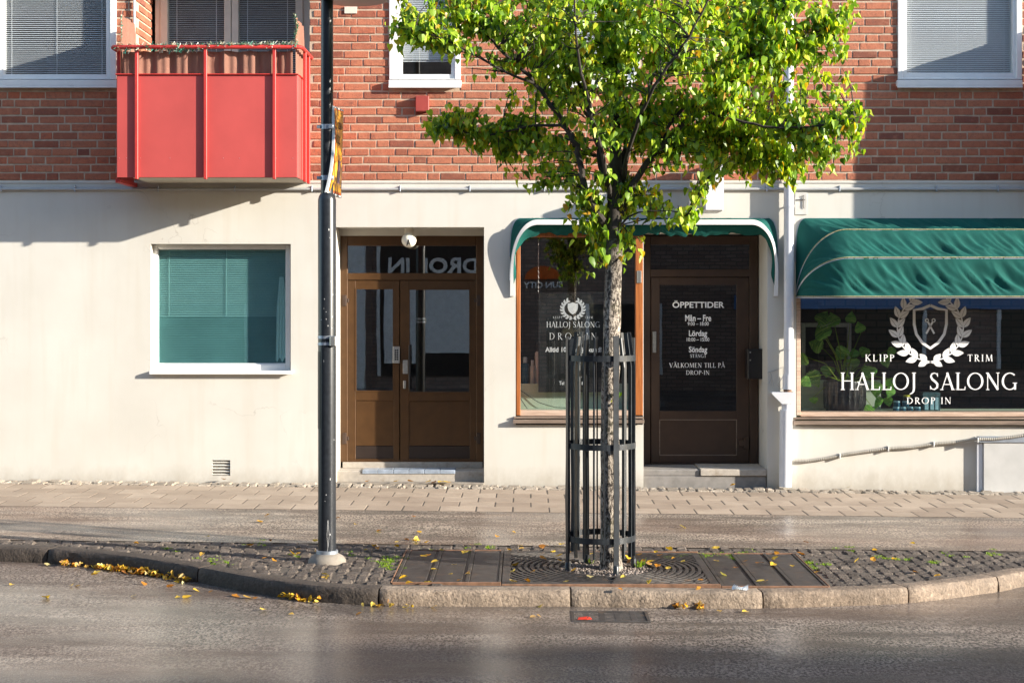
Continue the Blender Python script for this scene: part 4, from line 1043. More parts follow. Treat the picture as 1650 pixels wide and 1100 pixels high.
# small plate with a key hook
pl = empty('valve_plate', tuple(P(1291,346)), 'small grey plate with a T key beside the downpipe', 'plate')
MB().pbox(1281,1300.5,310,346,-.012,0,.002).build('plate', plain('plate_paint',(.52,.51,.48),.5), pl)
MB().tube([P(1294.5,318,-.02),P(1294.5,334,-.02)],.005,8).tube([P(1282,322,-.02),P(1297,322,-.02)],.004,8).tube([P(1294.5,334,-.02),P(1296,336,-.02)],.004,6).lathe([(.001,-.008),(.009,-.004),(.009,.004),(.001,.008)],P(1294.5,316,-.02),10).build('key', M['iron'], pl, True)
MB().pbox(1319.5,1325,347,352,-.02,0,.003)
tag(MB().pbox(669.5,691,154.5,179.5,-.09,-.006,.006).build('red_box', plain('dull_red_paint',(.30,.045,.035),.55)), 'small red metal box on the brick between balcony and tree', 'box')
MB().pbox(555,575,11,22,-.022,-.008,.001).build('brick_vent', M['cream'], bld)
# grey hose and cabinet at the far end
hp = [(1279,742),(1300,742),(1330,738),(1365,731),(1400,726),(1430,722),(1470,720),(1503,715),(1540,712),(1572,707),(1600,707),(1630,704),(1660,699),(1720,694)]
pts = [P(a,b,-.03 if a < 1570 else -.09) for a, b in hp]; ps = []
for i in range(len(pts)-1):
    for k in range(26): ps.append(pts[i].lerp(pts[i+1], k/26))
rs = [.0165+.0022*math.sin(i*2.1) for i in range(len(ps))]
hs = empty('corrugated_hose', tuple(P(1400,726,-.03)), 'corrugated grey hose running up along the wall to the metal cabinet', 'hose'); MB().tube(ps, rs, 8).build('tube', M['hose'], hs, True)
for a, b in ((1352,734),(1430,722),(1503,715),(1571,707)): MB().cbox(X(a)-.005,X(a)+.005,-.055 if a < 1560 else -.12,0,Z(b+4),Z(b-4),.002).build('clip', M['white'], hs)
cab = empty('metal_cabinet', (X(1640),-.1,-.06), 'low grey metal cabinet against the plaster wall', 'cabinet')
MB().cbox(X(1585,-.07), X(1790), -.07, .0, gz(5)-.03, Z(713,-.07), .004).build('body', M['metalbox'], cab); MB().cbox(X(1578,-.08), X(1795), -.085, 0, Z(713,-.07)+.003, Z(703,-.07), .004).build('lid', M['galv'], cab)
MB().cbox(X(1578,-.06)-.02, X(1585,-.07)-.003, -.05, 0, gz(5)-.03, Z(713,-.07)-.004, .003).build('side_strip', M['pipe'], cab)

# ------------------------------------------------------------------ inside the shop windows
sg = empty('hanging_poster', tuple(P(930,630,.16)), 'black hanging poster board with salon wreath and lettering in the small window', 'poster'); y = .16
MB().pbox(868,987,471,631,y,y+.012,.002).build('board', M['poster'], sg)
MB().frame(867.5,987.5,470.5,631.5,2.2,y-.004,y+.014,.001).build('border', M['black'], sg)
yt = y-.0035
wreath('emblem',923,497.5,40,32,yt,M['letter'],sg,True,True)
serif('lettering','HALLOJ SALONG',880.5,967,518,527.5,yt,M['letter'],sg,.05,1.05); serif('lettering','DROP-IN',885,962,536,547,yt,M['letter'],sg,.42,.85)
serif('lettering','KLIPP',891,906,509.5,513,yt,M['letter'],sg,.4,1.0); serif('lettering','TRIM',942,955,509.5,513,yt,M['letter'],sg,.4,1.0)
text_mesh('lettering','Alltid 100% nöjd kund!',878.5,969,559,569.5,yt,M['letter'],sg,.03); text_mesh('lettering','Tel',901,909,614,620,yt,M['letter'],sg,.02); text_mesh('lettering','0 1 0',928,948,614.5,620,yt,M['letter'],sg,.02)
ch = MB()
for i in range(22):
    z = Z(386+i*3.9,y); zz = Z(386+(i+1)*3.9,y); xx = X(867.5,y)
    ch.tube([(xx-(.004 if i%2 else 0),y-(0 if i%2 else .004),z),(xx+(.004 if i%2 else 0),y+(0 if i%2 else .004),(z+zz)/2),(xx,y,zz-.004)], .0022, 5)
tag(ch.build('poster_chain', M['steel']), 'thin steel chain holding the hanging poster board', 'chain')
def bottle(px, py0, py1, r, y, mat, capm, label, name='bottle', cap=.2):
    b = empty(name, tuple(P(px,py1,y)), label, name.replace('_',' ')); c = P(px,py1,y); h = (py1-py0)*(D+y)/F
    MB().lathe([(r*.9,0),(r,h*.03),(r,h*(1-cap*1.2)),(r*.55,h*(1-cap)),(r*.55,h*(1-cap)+.001)], c, 18).build('body', mat, b, True)
    MB().lathe([(r*.6,h*(1-cap)),(r*.6,h*.98),(r*.5,h)], c, 14).build('cap', capm, b, True); return b
bottle(846,575,622,.040,.36,M['bluejar'],M['cloth_white'],'blue bottle with white cap left of the poster board')
bottle(858,580,622,.030,.36,M['cloth_white'],M['cloth_white'],'plain white bottle beside the blue bottle in the small window')
bottle(866,552,622,.028,.38,M['cloth_white'],M['black'],'tall white bottle with black pump next to the poster board')
wr = MB().tube([P(838,628,.225),P(852,638,.22),P(868,648,.21),P(880,652,.20),P(895,656,.19),P(915,657,.18)], .004, 6).tube([P(838,641,.225),P(848,656,.21),P(850,658,.2)], .004, 6)
tag(wr.build('lamp_cord', M['black'], None, True), 'black cord trailing over the pale green ledge of the small window', 'cord')
# big potted plant
pp = empty('potted_plant', tuple(P(1361,664,.42)), 'leafy green plant in a ribbed black pot behind the salon lettering', 'plant'); c = P(1361,663,.42); s_ = (D+.42)/F
m = MB(); n = 72; prof = [(.70,0),(.86,.02),(.97,.12),(1,.3),(1,.93),(.98,1.0),(.9,1.0),(.88,.9)]; R0 = 33*s_; HP = 50*s_
for r, z in prof:
    for k in range(n): a = 6.2832*k/n; q = R0*r*(1+(.03*math.cos(a*24) if .1 < z < .95 else 0)); m.v.append((c.x+q*math.cos(a), c.y+q*math.sin(a), c.z+z*HP))
for i in range(len(prof)-1):
    for k in range(n): m.f.append((i*n+k,i*n+(k+1)%n,(i+1)*n+(k+1)%n,(i+1)*n+k))
m.f.append(tuple(range((len(prof)-1)*n, len(prof)*n))); m.build('pot', M['pot'], pp, True)
def blade(p, ang, tilt, ln, wd, split, face):
    """one broad leaf: heart outline, midrib fold, slits for the split kind"""
    mb = MB(); n = 12
    def ed(t): return wd*(math.sin(math.pi*min(1,t**.62))**.9)*(1 if t > .06 else .6)
    for sg in (-1,1):
        for i in range(n):
            t0, t1 = i/n-.04, (i+1)/n-.04-(.022 if split and 2 < i < 10 else 0); t0 = max(t0,0); 
            if t1 <= t0: continue
            e0, e1 = ed(t0+.02), ed(t1+.0); b = len(mb.v); dr = .25*wd if split else .12*wd
            pts = [(0,t0),(0,t1),(e1*.5,t1-.01),(e0*.5,t0-.01),(e1,t1-.05),(e0,t0-.05)]
            for w_, t in pts: mb.v.append((sg*w_, (t)*ln, .22*w_-1.1*w_*w_/max(wd,.01)*.3-.25*ln*t*t))
            f = [(b,b+1,b+2,b+3),(b+3,b+2,b+4,b+5)]
            if sg > 0: f = [q[::-1] for q in f]
            mb.f += f
    mt = Matrix.Translation(p) @ Matrix.Rotation(face,4,'Z') @ Matrix.Rotation(ang,4,'Y') @ Matrix.Rotation(tilt,4,'X')
    mb.v = [tuple(mt @ Vector(v)) for v in mb.v]; return mb
rl = random.Random(11); base = P(1361,614,.42); stems = MB()
LV = [(1362,560,150,.17,.085,1),(1372,578,185,.16,.09,1),(1325,560,70,.17,.08,1),(1306,598,205,.20,.085,1),(1335,590,170,.13,.08,0),(1330,545,30,.20,.10,1),(1300,575,120,.16,.07,1),(1378,575,10,.10,.06,0),
      (1402,590,170,.15,.085,0),(1425,575,200,.13,.06,0),(1440,560,150,.15,.045,0),(1412,618,180,.16,.07,0),(1432,610,200,.13,.06,0),(1420,640,150,.15,.04,0),(1405,655,140,.13,.06,0),(1437,625,160,.12,.055,0),(1320,520,330,.16,.08,1),(1292,610,230,.14,.06,1),(1345,525,20,.16,.08,1),(1430,640,190,.12,.05,0),(1395,560,160,.12,.06,0),(1370,520,350,.13,.06,0),(1388,535,20,.12,.06,0),(1310,640,190,.08,.05,0)]
for px, py, rot, ln, wd, sp in LV:
    p = P(px,py,.42+rl.uniform(-.17,.12)); blade(p, R(rot)*-1, R(rl.uniform(68,100)), ln*1.05, wd*1.05, sp, R(rl.uniform(-30,20))).build('leaf', M['plant'], pp, True)
    q = (base+p)/2+Vector((0,0,.06)); stems.tube([base+Vector((rl.gauss(0,.05),0,-.02)),q,p], [.006,.005,.003], 5)
stems.build('stem', M['moss'], pp, True)
# pots of hair wax and a carton
jn = 0
for px, py, mat, lid, lab in ((1444,664,'bluejar','jarlid','blue jar at the left end of the bottom row'),(1455,664,'bluejar','jarlid','blue jar second from the left in the bottom row'),(1466,664,'bluejar','jarlid','blue jar third from the left in the bottom row'),(1478,664,'bluejar','jarlid','blue jar at the right end of the bottom row'),
                              (1445,654.5,'bluejar','jarlid','blue jar on top at the left of the small jar stack'),(1459,654.5,'bluejar','jarlid','blue jar on top in the middle of the small jar stack'),(1461,645.3,'pot','yellowlid','dark jar with lime lid crowning the jar stack')):
    c = P(px,py,.40); jn += 1; j = empty('wax_jar', tuple(c), lab+' behind the salon lettering', 'jar', 'wax jars in the salon window')
    MB().lathe([(.033,0),(.036,.006),(.036,.044)], c, 18).build('body', M[mat], j, True); MB().lathe([(.037,.0445),(.037,.060),(.034,.0625)], c, 18).build('lid', M[lid], j, True)
cb = empty('carton', tuple(P(1501,664,.42)), 'teal carton with dark bottles beside the wax jars', 'carton'); MB().pbox(1487,1515,632,664,.40,.5,.003).build('box', M['tealbox'], cb); MB().pbox(1490,1496,640,660,.392,.4,.002).pbox(1499,1505,644,660,.392,.4,.002).pbox(1507,1512,640,660,.392,.4,.002).build('print', M['jarlid'], cb)

# ------------------------------------------------------------------ street lamp
lp = empty('street_lamp', (POLE.x,POLE.y,gz(POLE.x)), 'dark steel street lamp post with a disc head and yellow sign', 'street lamp'); px_, py_ = POLE.x, POLE.y; b = gz(px_); dq = D+py_
zj = H+(VY-316)*dq/F
MB().lathe([(.001,-.05),(.15,-.05),(.145,.008),(.125,.035),(.085,.058),(.08,.06)], (px_,py_,b), 32).build('concrete_base', M['concrete'], lp, True)
MB().lathe([(.084,.058),(.084,.082),(.072,.084)], (px_,py_,b), 32).build('base_ring', M['galv'], lp, True)
MB().lathe([(.069,.08),(.069,zj-b-.03),(.062,zj-b),(.049,zj-b+.02)], (px_,py_,b), 36).build('lower_post', M['pole'], lp, True)
MB().lathe([(.048,zj-b+.015),(.046,5.6-b)], (px_,py_,b), 32).build('upper_post', M['pole'], lp, True)
for py in (543,553.5): MB().lathe([(.0715,-.011),(.0715,.011)], (px_,py_,H-(py-VY)*dq/F), 32).build('band', M['galv'], lp, True)
zc = H-(549-VY)*dq/F; MB().cbox(px_+.030,px_+.078,py_-.085,py_-.045,zc-.04,zc+.04,.006).build('buckle', M['steel'], lp)
sd_ = MB()
for i in range(9):
    a = R(185+i*5.5); 
    for z in (H-(690-VY)*dq/F, H-(566-VY)*dq/F): sd_.v.append((px_+.0712*math.cos(a), py_+.0712*math.sin(a), z))
for i in range(8): sd_.f.append((2*i,2*i+2,2*i+3,2*i+1))
sd_.build('service_door', M['black'], lp, True)
# scratches and stickers as thin curved flakes
fl = MB(); r2 = random.Random(5)
for _ in range(22):
    a = R(r2.choice((225,262,290,305))+r2.gauss(0,9)); z = r2.choice((r2.uniform(.2,2.7), r2.gauss(1.9,.15))); w = r2.uniform(.001,.003); h = r2.uniform(.004,.018); rr = .0697
    fl.add([(px_+rr*math.cos(a-w/.07),py_+rr*math.sin(a-w/.07),z),(px_+rr*math.cos(a+w/.07),py_+rr*math.sin(a+w/.07),z+r2.gauss(0,.004)),(px_+rr*math.cos(a+w/.1),py_+rr*math.sin(a+w/.1),z+h),(px_+rr*math.cos(a-w/.1),py_+rr*math.sin(a-w/.1),z+h)],[(0,1,2,3)])
def paintline(pts, w):
    for (a0,z0),(a1,z1) in zip(pts,pts[1:]):
        rr = .0699; n = Vector((z1-z0, -(a1-a0)*.07)).normalized()*w
        q = []
        for a, z, s in ((a0,z0,-1),(a0,z0,1),(a1,z1,1),(a1,z1,-1)): aa = R(a)+s*n.x/.07; q.append((px_+rr*math.cos(aa), py_+rr*math.sin(aa), z+s*n.y))
        fl.add(q, [(0,1,2,3)])
paintline([(283,.14),(276,.22),(283,.34),(291,.22),(280,.10),(294,.09)], .0022)
tag(fl.build('paint_mark', M['letter'], lp), kind='stuff')
# disc head
hc = Vector((px_+.20, py_, H+(VY-0)*dq/F)); hr = .265
MB().lathe([(.001,0),(hr*.93,0),(hr*.96,.004)], hc, 40).build('diffuser', M['lampshade'], lp, True)
MB().lathe([(hr*.955,-.004),(hr,-.002),(hr*1.01,.018),(hr*.8,.07),(hr*.3,.11),(.001,.115)], hc, 40).build('head_shell', M['pole'], lp, True)
MB().cbox(px_-.02, hc.x, py_-.02, py_+.02, hc.z+.06, hc.z+.10, .006).build('head_arm', M['pole'], lp)
mk = MB(); mk.box(hc.x-.10,hc.x-.02,hc.y-.17,hc.y-.165,hc.z-.003,hc.z-.001); mk.box(hc.x-.10,hc.x-.02,hc.y-.12,hc.y-.115,hc.z-.003,hc.z-.001); mk.box(hc.x+.10,hc.x+.13,hc.y-.2,hc.y-.17,hc.z-.006,hc.z-.001); mk.build('head_marking', M['blackprint'], lp)
# twisted yellow sign on the post
sn = empty('warning_sign', tuple(P(540,318,py_)), 'bent yellow warning sign seen edge-on on the lamp post', 'sign')
def signpt(u, v):                                           # u across, v from the top down
    top = P(537.5,171,py_-.02); bl_ = P(526.5,310,py_-.09); tr = P(553.5,177.5,py_+.30); br = P(550,319,py_+.26)
    bend = math.sin(math.pi*v)*.022-(.012 if v > .6 else 0)
    a = top.lerp(bl_, v); c_ = tr.lerp(br, v); q = v**3; a = Vector((top.x+.014*math.sin(math.pi*v)+(bl_.x-top.x)*q*.95, a.y, a.z)); p = a.lerp(c_, u); return p
def sheet(u0,u1,v0,v1,off,nu=6,nv=20):
    m = MB()
    for j in range(nv+1):
        for i in range(nu+1): p = signpt(u0+(u1-u0)*i/nu, v0+(v1-v0)*j/nv); m.v.append((p.x+off, p.y-off*.15, p.z))
    for j in range(nv):
        for i in range(nu): a = j*(nu+1)+i; m.f.append((a,a+nu+1,a+nu+2,a+1))
    return m
m = sheet(0,1,0,1,0); m2 = sheet(0,1,0,1,-.02); k = len(m.v); m.add(m2.v, [f[::-1] for f in m2.f]); nu, nv = 6, 20
rim = [i for i in range(nu+1)] + [(j*(nu+1)+nu) for j in range(1,nv+1)] + [nv*(nu+1)+i for i in range(nu-1,-1,-1)] + [j*(nu+1) for j in range(nv-1,0,-1)]
for a, c_ in zip(rim, rim[1:]+rim[:1]): m.f.append((a,c_,c_+k,a+k))
m.build('plate', M['paper'], sn, True); sheet(.05,.95,.02,.98,.003).build('border', M['orange'], sn, True); sheet(.10,.90,.035,.955,.005).build('face', M['yellow'], sn, True)
sheet(.50,.72,.60,.86,.007).build('pictogram', M['purple'], sn, True)
fnt = {'L':[[(0,1),(0,0),(.6,0)]],'O':[arc(.35,.5,.32,.48,0,360,12)],'S':[[(.6,.85),(.3,1),(.05,.8),(.3,.52),(.6,.25),(.3,0),(0,.15)]],'H':[[(0,0),(0,1)],[(.6,0),(.6,1)],[(0,.5),(.6,.5)]],'-':[[(.1,.5),(.5,.5)]],'R':[[(0,0),(0,1),(.45,.95),(.55,.75),(.4,.55),(0,.5)],[(.25,.5),(.6,0)]]}
m = MB()
for word, v0, v1 in (('LOSH-',.17,.245),('RSS',.33,.42)):
    u = .16
    for chh in word:
        for st_ in fnt[chh]:
            for (a,b_),(c_,d_) in zip(st_,st_[1:]):
                p = [signpt(u+.12*t[0], v1+(v0-v1)*t[1]) for t in ((a,b_),(c_,d_))]; t = (p[1]-p[0]); 
                if t.length < 1e-5: continue
                n = t.cross(Vector((1,0,0))).normalized()*.007; o = Vector((.0085,0,0))
                m.add([p[0]-n+o,p[0]+n+o,p[1]+n+o,p[1]-n+o],[(0,1,2,3)])
        u += .155
m.build('lettering', M['blackprint'], sn)
for py in (205,287):
    z = H-(py-VY)*dq/F; MB().lathe([(.051,-.018),(.051,.018)], (px_,py_,z), 28).cbox(px_+.02,px_+.055,py_-.06,py_-.04,z-.018,z+.018,.003).cbox(px_-.075,px_-.045,py_-.035,py_-.01,z-.012,z+.012,.003).build('clamp', M['galv'], sn, True)

# ------------------------------------------------------------------ tree pit: grates, covers, drain
pit = empty('tree_grate', (TREE.x,TREE.y,0), 'square cast iron grate round the foot of the street tree', 'tree grate')
gx0, gx1, gxm = -.164, 1.40, .62; gc_ = Vector((.62,-5.13))
def half(sg):
    m = MB(); xa, xb = (gx0, gxm-.004) if sg < 0 else (gxm+.004, gx1); z1 = .006; z0 = -.03
    def zg(x): return gz(x)
    def bar(x0,x1,y0,y1):
        b = len(m.v); m.cbox(x0,x1,y0,y1,z0,z1,.004); m.v[b:] = [(v[0],v[1],v[2]+zg(v[0])) for v in m.v[b:]]
    bar(xa,xb,GRY0,GRY0+.06); bar(xa,xb,GRY1-.06,GRY1); bar(xa,xa+.06,GRY0+.06,GRY1-.06) if sg < 0 else bar(xb-.06,xb,GRY0+.06,GRY1-.06)
    def inside(x,y): return xa <= x <= xb and GRY0+.02 <= y <= GRY1-.02
    k = 0; r = .36
    while r < 1.0:                                          # broken rings
        na = max(40, int(r*150)); 
        for i in range(na):
            a0 = 2*math.pi*i/na; a1 = 2*math.pi*(i+1)/na
            pts = [(gc_.x+rr*math.cos(a), gc_.y+rr*math.sin(a)) for rr, a in ((r,a0),(r+.026,a0),(r+.026,a1),(r,a1))]
            if not all(inside(*p) for p in pts): continue
            b = len(m.v)
            for zz in (z0,z1-.002): m.v += [(p[0],p[1],zz+zg(p[0])) for p in pts]
            m.f += [(b+4,b+5,b+6,b+7),(b,b+4,b+7,b+3),(b+1,b+2,b+6,b+5)]
        r += .048; k += 1
    ns = 44
    for i in range(ns):                                     # slanting webs
        a = 2*math.pi*(i+.5)/ns
        for j in range(13):
            r0 = .35+j*.048+(.0 if i%2 else 0); 
            if (i+j) % 2: continue
            p0 = (gc_.x+r0*math.cos(a), gc_.y+r0*math.sin(a)); p1 = (gc_.x+(r0+.055)*math.cos(a+.03), gc_.y+(r0+.055)*math.sin(a+.03))
            if not (inside(*p0) and inside(*p1)): continue
            d = Vector((p1[0]-p0[0],p1[1]-p0[1])).normalized(); n = Vector((-d.y,d.x))*.011; b = len(m.v)
            q = [(p0[0]-n.x,p0[1]-n.y),(p1[0]-n.x,p1[1]-n.y),(p1[0]+n.x,p1[1]+n.y),(p0[0]+n.x,p0[1]+n.y)]
            m.v += [(x,y,z1-.004+zg(x)) for x, y in q]; m.f.append((b,b+1,b+2,b+3))
    m.build('grate_half', M['iron'], pit)
half(-1); half(1)
m = MB().box(gx0,gx1,GRY0,GRY1,-.09,-.05); m.build('pit_bottom', M['bed'], pit)
def rim(name, x0, x1, par):
    zc_ = gz((x0+x1)/2)
    MB().cbox(x0,x1,GRY0-.022,GRY0-.002,zc_-.05,zc_+.008,.003).build(name, M['rust'], par)
    MB().cbox(x0,x1,GRY1+.002,GRY1+.02,zc_-.05,zc_+.006,.003).build(name, M['rust'], par)
rim('edge_angle', gx0, gx1, pit)
def cover(x0, x1, label, nm):
    c = empty('pit_cover', ((x0+x1)/2,-5.13,gz((x0+x1)/2)), label, 'cover plate', 'cover plates beside the tree'); z = gz((x0+x1)/2)
    m = MB().box(x0,x1,GRY0,GRY1,z-.04,z-.006); m.build('tray', M['iron'], c)
    w = (x1-x0)/3
    for i in range(3):
        MB().cbox(x0+w*i+.035, x0+w*(i+1)-.022, GRY0+.02, GRY1-.02, z-.005, z+.0015+.002*(i%2), .003).build('plate', M['iron'], c)
        MB().cbox(x0+w*i-.0+.003, x0+w*i+.031, GRY0+.004, GRY1-.004, z-.005, z+.007, .003).build('strip', M['iron'], c)
    MB().cbox(x1-.019, x1-.002, GRY0+.004, GRY1-.004, z-.005, z+.007, .003).build('strip', M['iron'], c)
    rim('edge_angle', x0, x1, c)
    m = MB().cbox(x0-.014,x0-.002,GRY0,GRY1,z-.05,z+.008,.003) if x0 < 0 else MB().cbox(x1+.002,x1+.014,GRY0,GRY1,z-.05,z+.008,.003); m.build('side_angle', M['rust'], c)
cover(GRX0, gx0-.004, 'rusty framed iron cover plate on the lamp post side of the tree', 0); cover(gx1+.004, GRX1, 'rusty framed iron cover plate on the salon side of the tree', 1)
m = MB(); r3 = random.Random(9)
for _ in range(900):
    a = r3.random()*6.283; rr = .345*math.sqrt(r3.random()); x, y = gc_.x+rr*math.cos(a), gc_.y+rr*math.sin(a); s = r3.uniform(.006,.014); z = gz(x)-.02+r3.random()*.016
    vs = [Vector((r3.gauss(0,.2)+q[0],r3.gauss(0,.2)+q[1],r3.gauss(0,.15)+q[2]*.7))*s for q in ((1,0,0),(-1,0,0),(0,1,0),(0,-1,0),(0,0,1),(0,0,-1))]
    m.add([v+Vector((x,y,z)) for v in vs], [(0,2,4),(2,1,4),(1,3,4),(3,0,4),(2,0,5),(1,2,5),(3,1,5),(0,3,5)])
tag(m.build('gravel', M['gravel']), 'pinkish gravel round the foot of the tree', 'gravel', kind='stuff')
dg = G(980,993,-.115); dgx0, dgx1 = X(920,dg.y), X(1046,dg.y)
dr_ = empty('drain_grate', tuple(dg), 'rusty slotted drain grate in the road below the kerb', 'drain'); z = gz(dg.x)-.112
MB().box(dgx0,dgx1,dg.y-.19,dg.y+.17,z-.06,z-.02+.0).build('gully', M['black'], dr_)
m = MB(); m.cbox(dgx0,dgx1,dg.y-.19,dg.y-.165,z-.02,z+.004,.003); m.cbox(dgx0,dgx1,dg.y+.145,dg.y+.17,z-.02,z+.004,.003); m.cbox(dgx0,dgx0+.025,dg.y-.165,dg.y+.145,z-.02,z+.004,.003); m.cbox(dgx1-.025,dgx1,dg.y-.165,dg.y+.145,z-.02,z+.004,.003); m.build('rim', M['iron'], dr_)
for i in range(7):
    yy = dg.y-.150+i*.044; MB().cbox(dgx0+.025,dgx1-.025,yy,yy+.018,z-.02,z+.001,.003).build('bar', M['iron'], dr_)
for i in range(1,5): xx = dgx0+(dgx1-dgx0)*i/5; MB().cbox(xx-.02,xx+.02,dg.y-.165,dg.y+.145,z-.02,z-.0005,.002).build('cross_bar', M['iron'], dr_)
rl_ = MB().add([(dgx0+.04,dg.y-.13,z+.004),(dgx0+.10,dg.y-.14,z+.008),(dgx0+.11,dg.y-.10,z+.02),(dgx0+.05,dg.y-.09,z+.012)],[(0,1,2,3)]).add([(dgx0+.10,dg.y-.135,z+.006),(dgx0+.14,dg.y-.12,z+.006),(dgx0+.12,dg.y-.1,z+.018)],[(0,1,2)])
tag(rl_.build('red_wrapper', M['redlitter']), 'crumpled red wrapper caught on the drain grate', 'litter')
g = G(1191,950); m = MB()
for i in range(9):
    a = i*.7; m.add([(g.x+.012*i-.05,g.y-.02,g.z+.004),(g.x+.012*i-.035,g.y-.025,g.z+.012+.01*math.sin(a)),(g.x+.012*i-.03,g.y+.02,g.z+.028+.01*math.cos(a)),(g.x+.012*i-.05,g.y+.022,g.z+.016)],[(0,1,2,3)])
tag(m.build('paper_scrap', M['paper']), 'crumpled white paper scrap lying on the kerb', 'litter')

# ------------------------------------------------------------------ tree guard
tg = empty('tree_guard', (TREE.x,TREE.y,0), 'dark steel guard of upright bars round the tree trunk', 'tree guard')
GRD = .262; gcx, gcy = X(968,TREE.y), TREE.y; dt = D+gcy
def zg_(py): return H-(py-VY)*dt/F
for py in (576,716,864):
    m = MB(); n = 48; zz = zg_(py); h = .022
    for i in range(n+1):
        a = 2*math.pi*i/n
        for r, z in ((GRD-.004,zz-h),(GRD+.004,zz-h),(GRD+.004,zz+h),(GRD-.004,zz+h)): m.v.append((gcx+r*math.cos(a),gcy+r*math.sin(a),z))
    for i in range(n):
        for q in range(4): m.f.append((4*i+q,4*i+4+q,4*i+4+(q+1)%4,4*i+(q+1)%4))
    m.build('hoop', M['guard'], tg)
r4 = random.Random(2)
def flat(pts, wd, th, a):
    """flat bar along pts; wd round the guard, th towards the trunk"""
    m = MB(); t = Vector((-math.sin(a),math.cos(a),0)); o = Vector((math.cos(a),math.sin(a),0))
    for p in pts:
        for su, so in ((-1,-1),(1,-1),(1,1),(-1,1)): q = Vector(p)+t*su*wd/2+o*so*th/2; m.v.append(tuple(q))
    for i in range(len(pts)-1):
        for q in range(4): m.f.append((4*i+q,4*i+(q+1)%4,4*i+4+(q+1)%4,4*i+4+q))
    m.f.append((0,3,2,1)); k = 4*(len(pts)-1); m.f.append((k,k+1,k+2,k+3)); return m
NB = 20
for i in range(NB):
    a = 2*math.pi*(i+.20)/NB; heavy = i % 5 == 1; r = GRD+(.012 if heavy else -.010)
    top = zg_(541)+r4.uniform(-.02,.03); bot = gz(gcx)+(.01 if heavy else .10); o = Vector((math.cos(a),math.sin(a),0)); c0 = Vector((gcx,gcy,0)); flare = -.035 if not heavy else 0.0
    bend = r4.gauss(0,.006)
    pts = [c0+o*r+Vector((0,0,bot)), c0+o*(r+bend)+Vector((0,0,(bot+zg_(716))/2)), c0+o*r+Vector((0,0,zg_(716))), c0+o*r+Vector((0,0,zg_(590))), c0+o*(r+flare*.5)+Vector((0,0,(zg_(590)+top)/2)), c0+o*(r+flare)+Vector((0,0,top))]
    flat(pts, .042 if heavy else .010, .012 if heavy else .026, a).build('heavy_bar' if heavy else 'bar', M['guard'], tg)
for i in range(NB):
    if i % 5 == 1:
        a = 2*math.pi*(i+.20)/NB; p = Vector((gcx+math.cos(a)*(GRD+.012), gcy+math.sin(a)*(GRD+.012), gz(gcx)))
        m = MB().lathe([(.022,-.02),(.022,.05),(.014,.06)], p, 10); m.build('foot', M['guard'], tg, True)

# ------------------------------------------------------------------ street tree
tr = empty('street_tree', (TREE.x,TREE.y,0), 'young linden tree with bright green autumn crown in the pavement', 'tree')
def T(px, py, dy=0.0): return P(px, py, TREE.y+dy)
def smooth(pts, n=5):
    out = []
    for i in range(len(pts)-1):
        p0, p1, p2, p3 = pts[max(i-1,0)], pts[i], pts[i+1], pts[min(i+2,len(pts)-1)]
        for k in range(n):
            t = k/n; out.append(.5*((2*p1)+(p2-p0)*t+(2*p0-5*p1+4*p2-p3)*t*t+(3*p1-p0-3*p2+p3)*t**3))
    out.append(pts[-1]); return out
rt = random.Random(21); wood = MB(); brn = MB(); limbs = []
def limb(pts, r0, r1, n=8, sm=5):
    ps = smooth(pts, sm); k = len(ps); rs = [r0+(r1-r0)*(i/(k-1))**.8 for i in range(k)]
    ps = [ps[0]]+[p+Vector((rt.gauss(0,1),rt.gauss(0,1),rt.gauss(0,1)))*min(.012,rs[i+1]*.35) for i, p in enumerate(ps[1:])]
    brn.tube(ps, rs, n); limbs.extend([(p, rs[i]) for i, p in enumerate(ps)][2:])
# trunk with a flared foot and rough bark relief
ps = smooth([T(985,918)-Vector((0,0,.05)), T(983,860), T(983,760), T(983,650), T(986,520), T(989,420), T(990,340), T(992,260), T(990,170), T(986,60), T(985,-60,-.05), T(990,-200,-.1)], 7); k = len(ps)
rs = []
for i, p in enumerate(ps):
    f = i/(k-1); r = .078-.018*min(1,f/.5) if f < .5 else .060-.050*(f-.5)/.5
    if f < .06: r += .03*(1-f/.06)
    rs.append(r)
cut = next(i for i, p in enumerate(ps) if p.z > T(990,385).z)
brn.tube(ps[cut-1:], rs[cut-1:], 14)
b0 = len(wood.v); wood.tube(ps[:cut+1], [r*(1.02 if i > cut-3 else 1) for i, r in enumerate(rs[:cut+1])], 20)
for i in range(b0, len(wood.v)):
    v = Vector(wood.v[i]); c = min(ps, key=lambda q: abs(q.z-v.z)); d = (v-c); q = noise.noise(Vector((v.x*38, v.y*38, v.z*9)))*.09+noise.noise(Vector((v.x*14, v.y*14, v.z*4)))*.08; wood.v[i] = tuple(v+d*q)
limbs.extend((p, .05) for p in ps[40:])
limb([T(984,375), T(958,335,-.05), T(938,285,-.08), T(928,235,-.10), T(905,192,-.12), T(862,135,-.15), T(805,80,-.2), T(752,15,-.25), T(715,-30,-.3)], .034, .006)
limb([T(926,236,-.1), T(905,203,.1), T(850,205,.25), T(775,218,.38), T(705,200,.45)], .018, .004)
limb([T(862,135,-.15), T(800,110,-.3), T(730,70,-.4), T(660,45,-.45)], .012, .004)
limb([T(980,300), T(962,240,.15), T(942,160,.25), T(905,70,.35), T(872,-20,.45)], .026, .007)
limb([T(985,330,0), T(970,250,-.25), T(950,170,-.45), T(930,80,-.6), T(925,-20,-.7)], .022, .006)
limb([T(994,320), T(1008,240,.1), T(1042,150,.2), T(1080,50,.3), T(1105,-50,.4)], .028, .008)
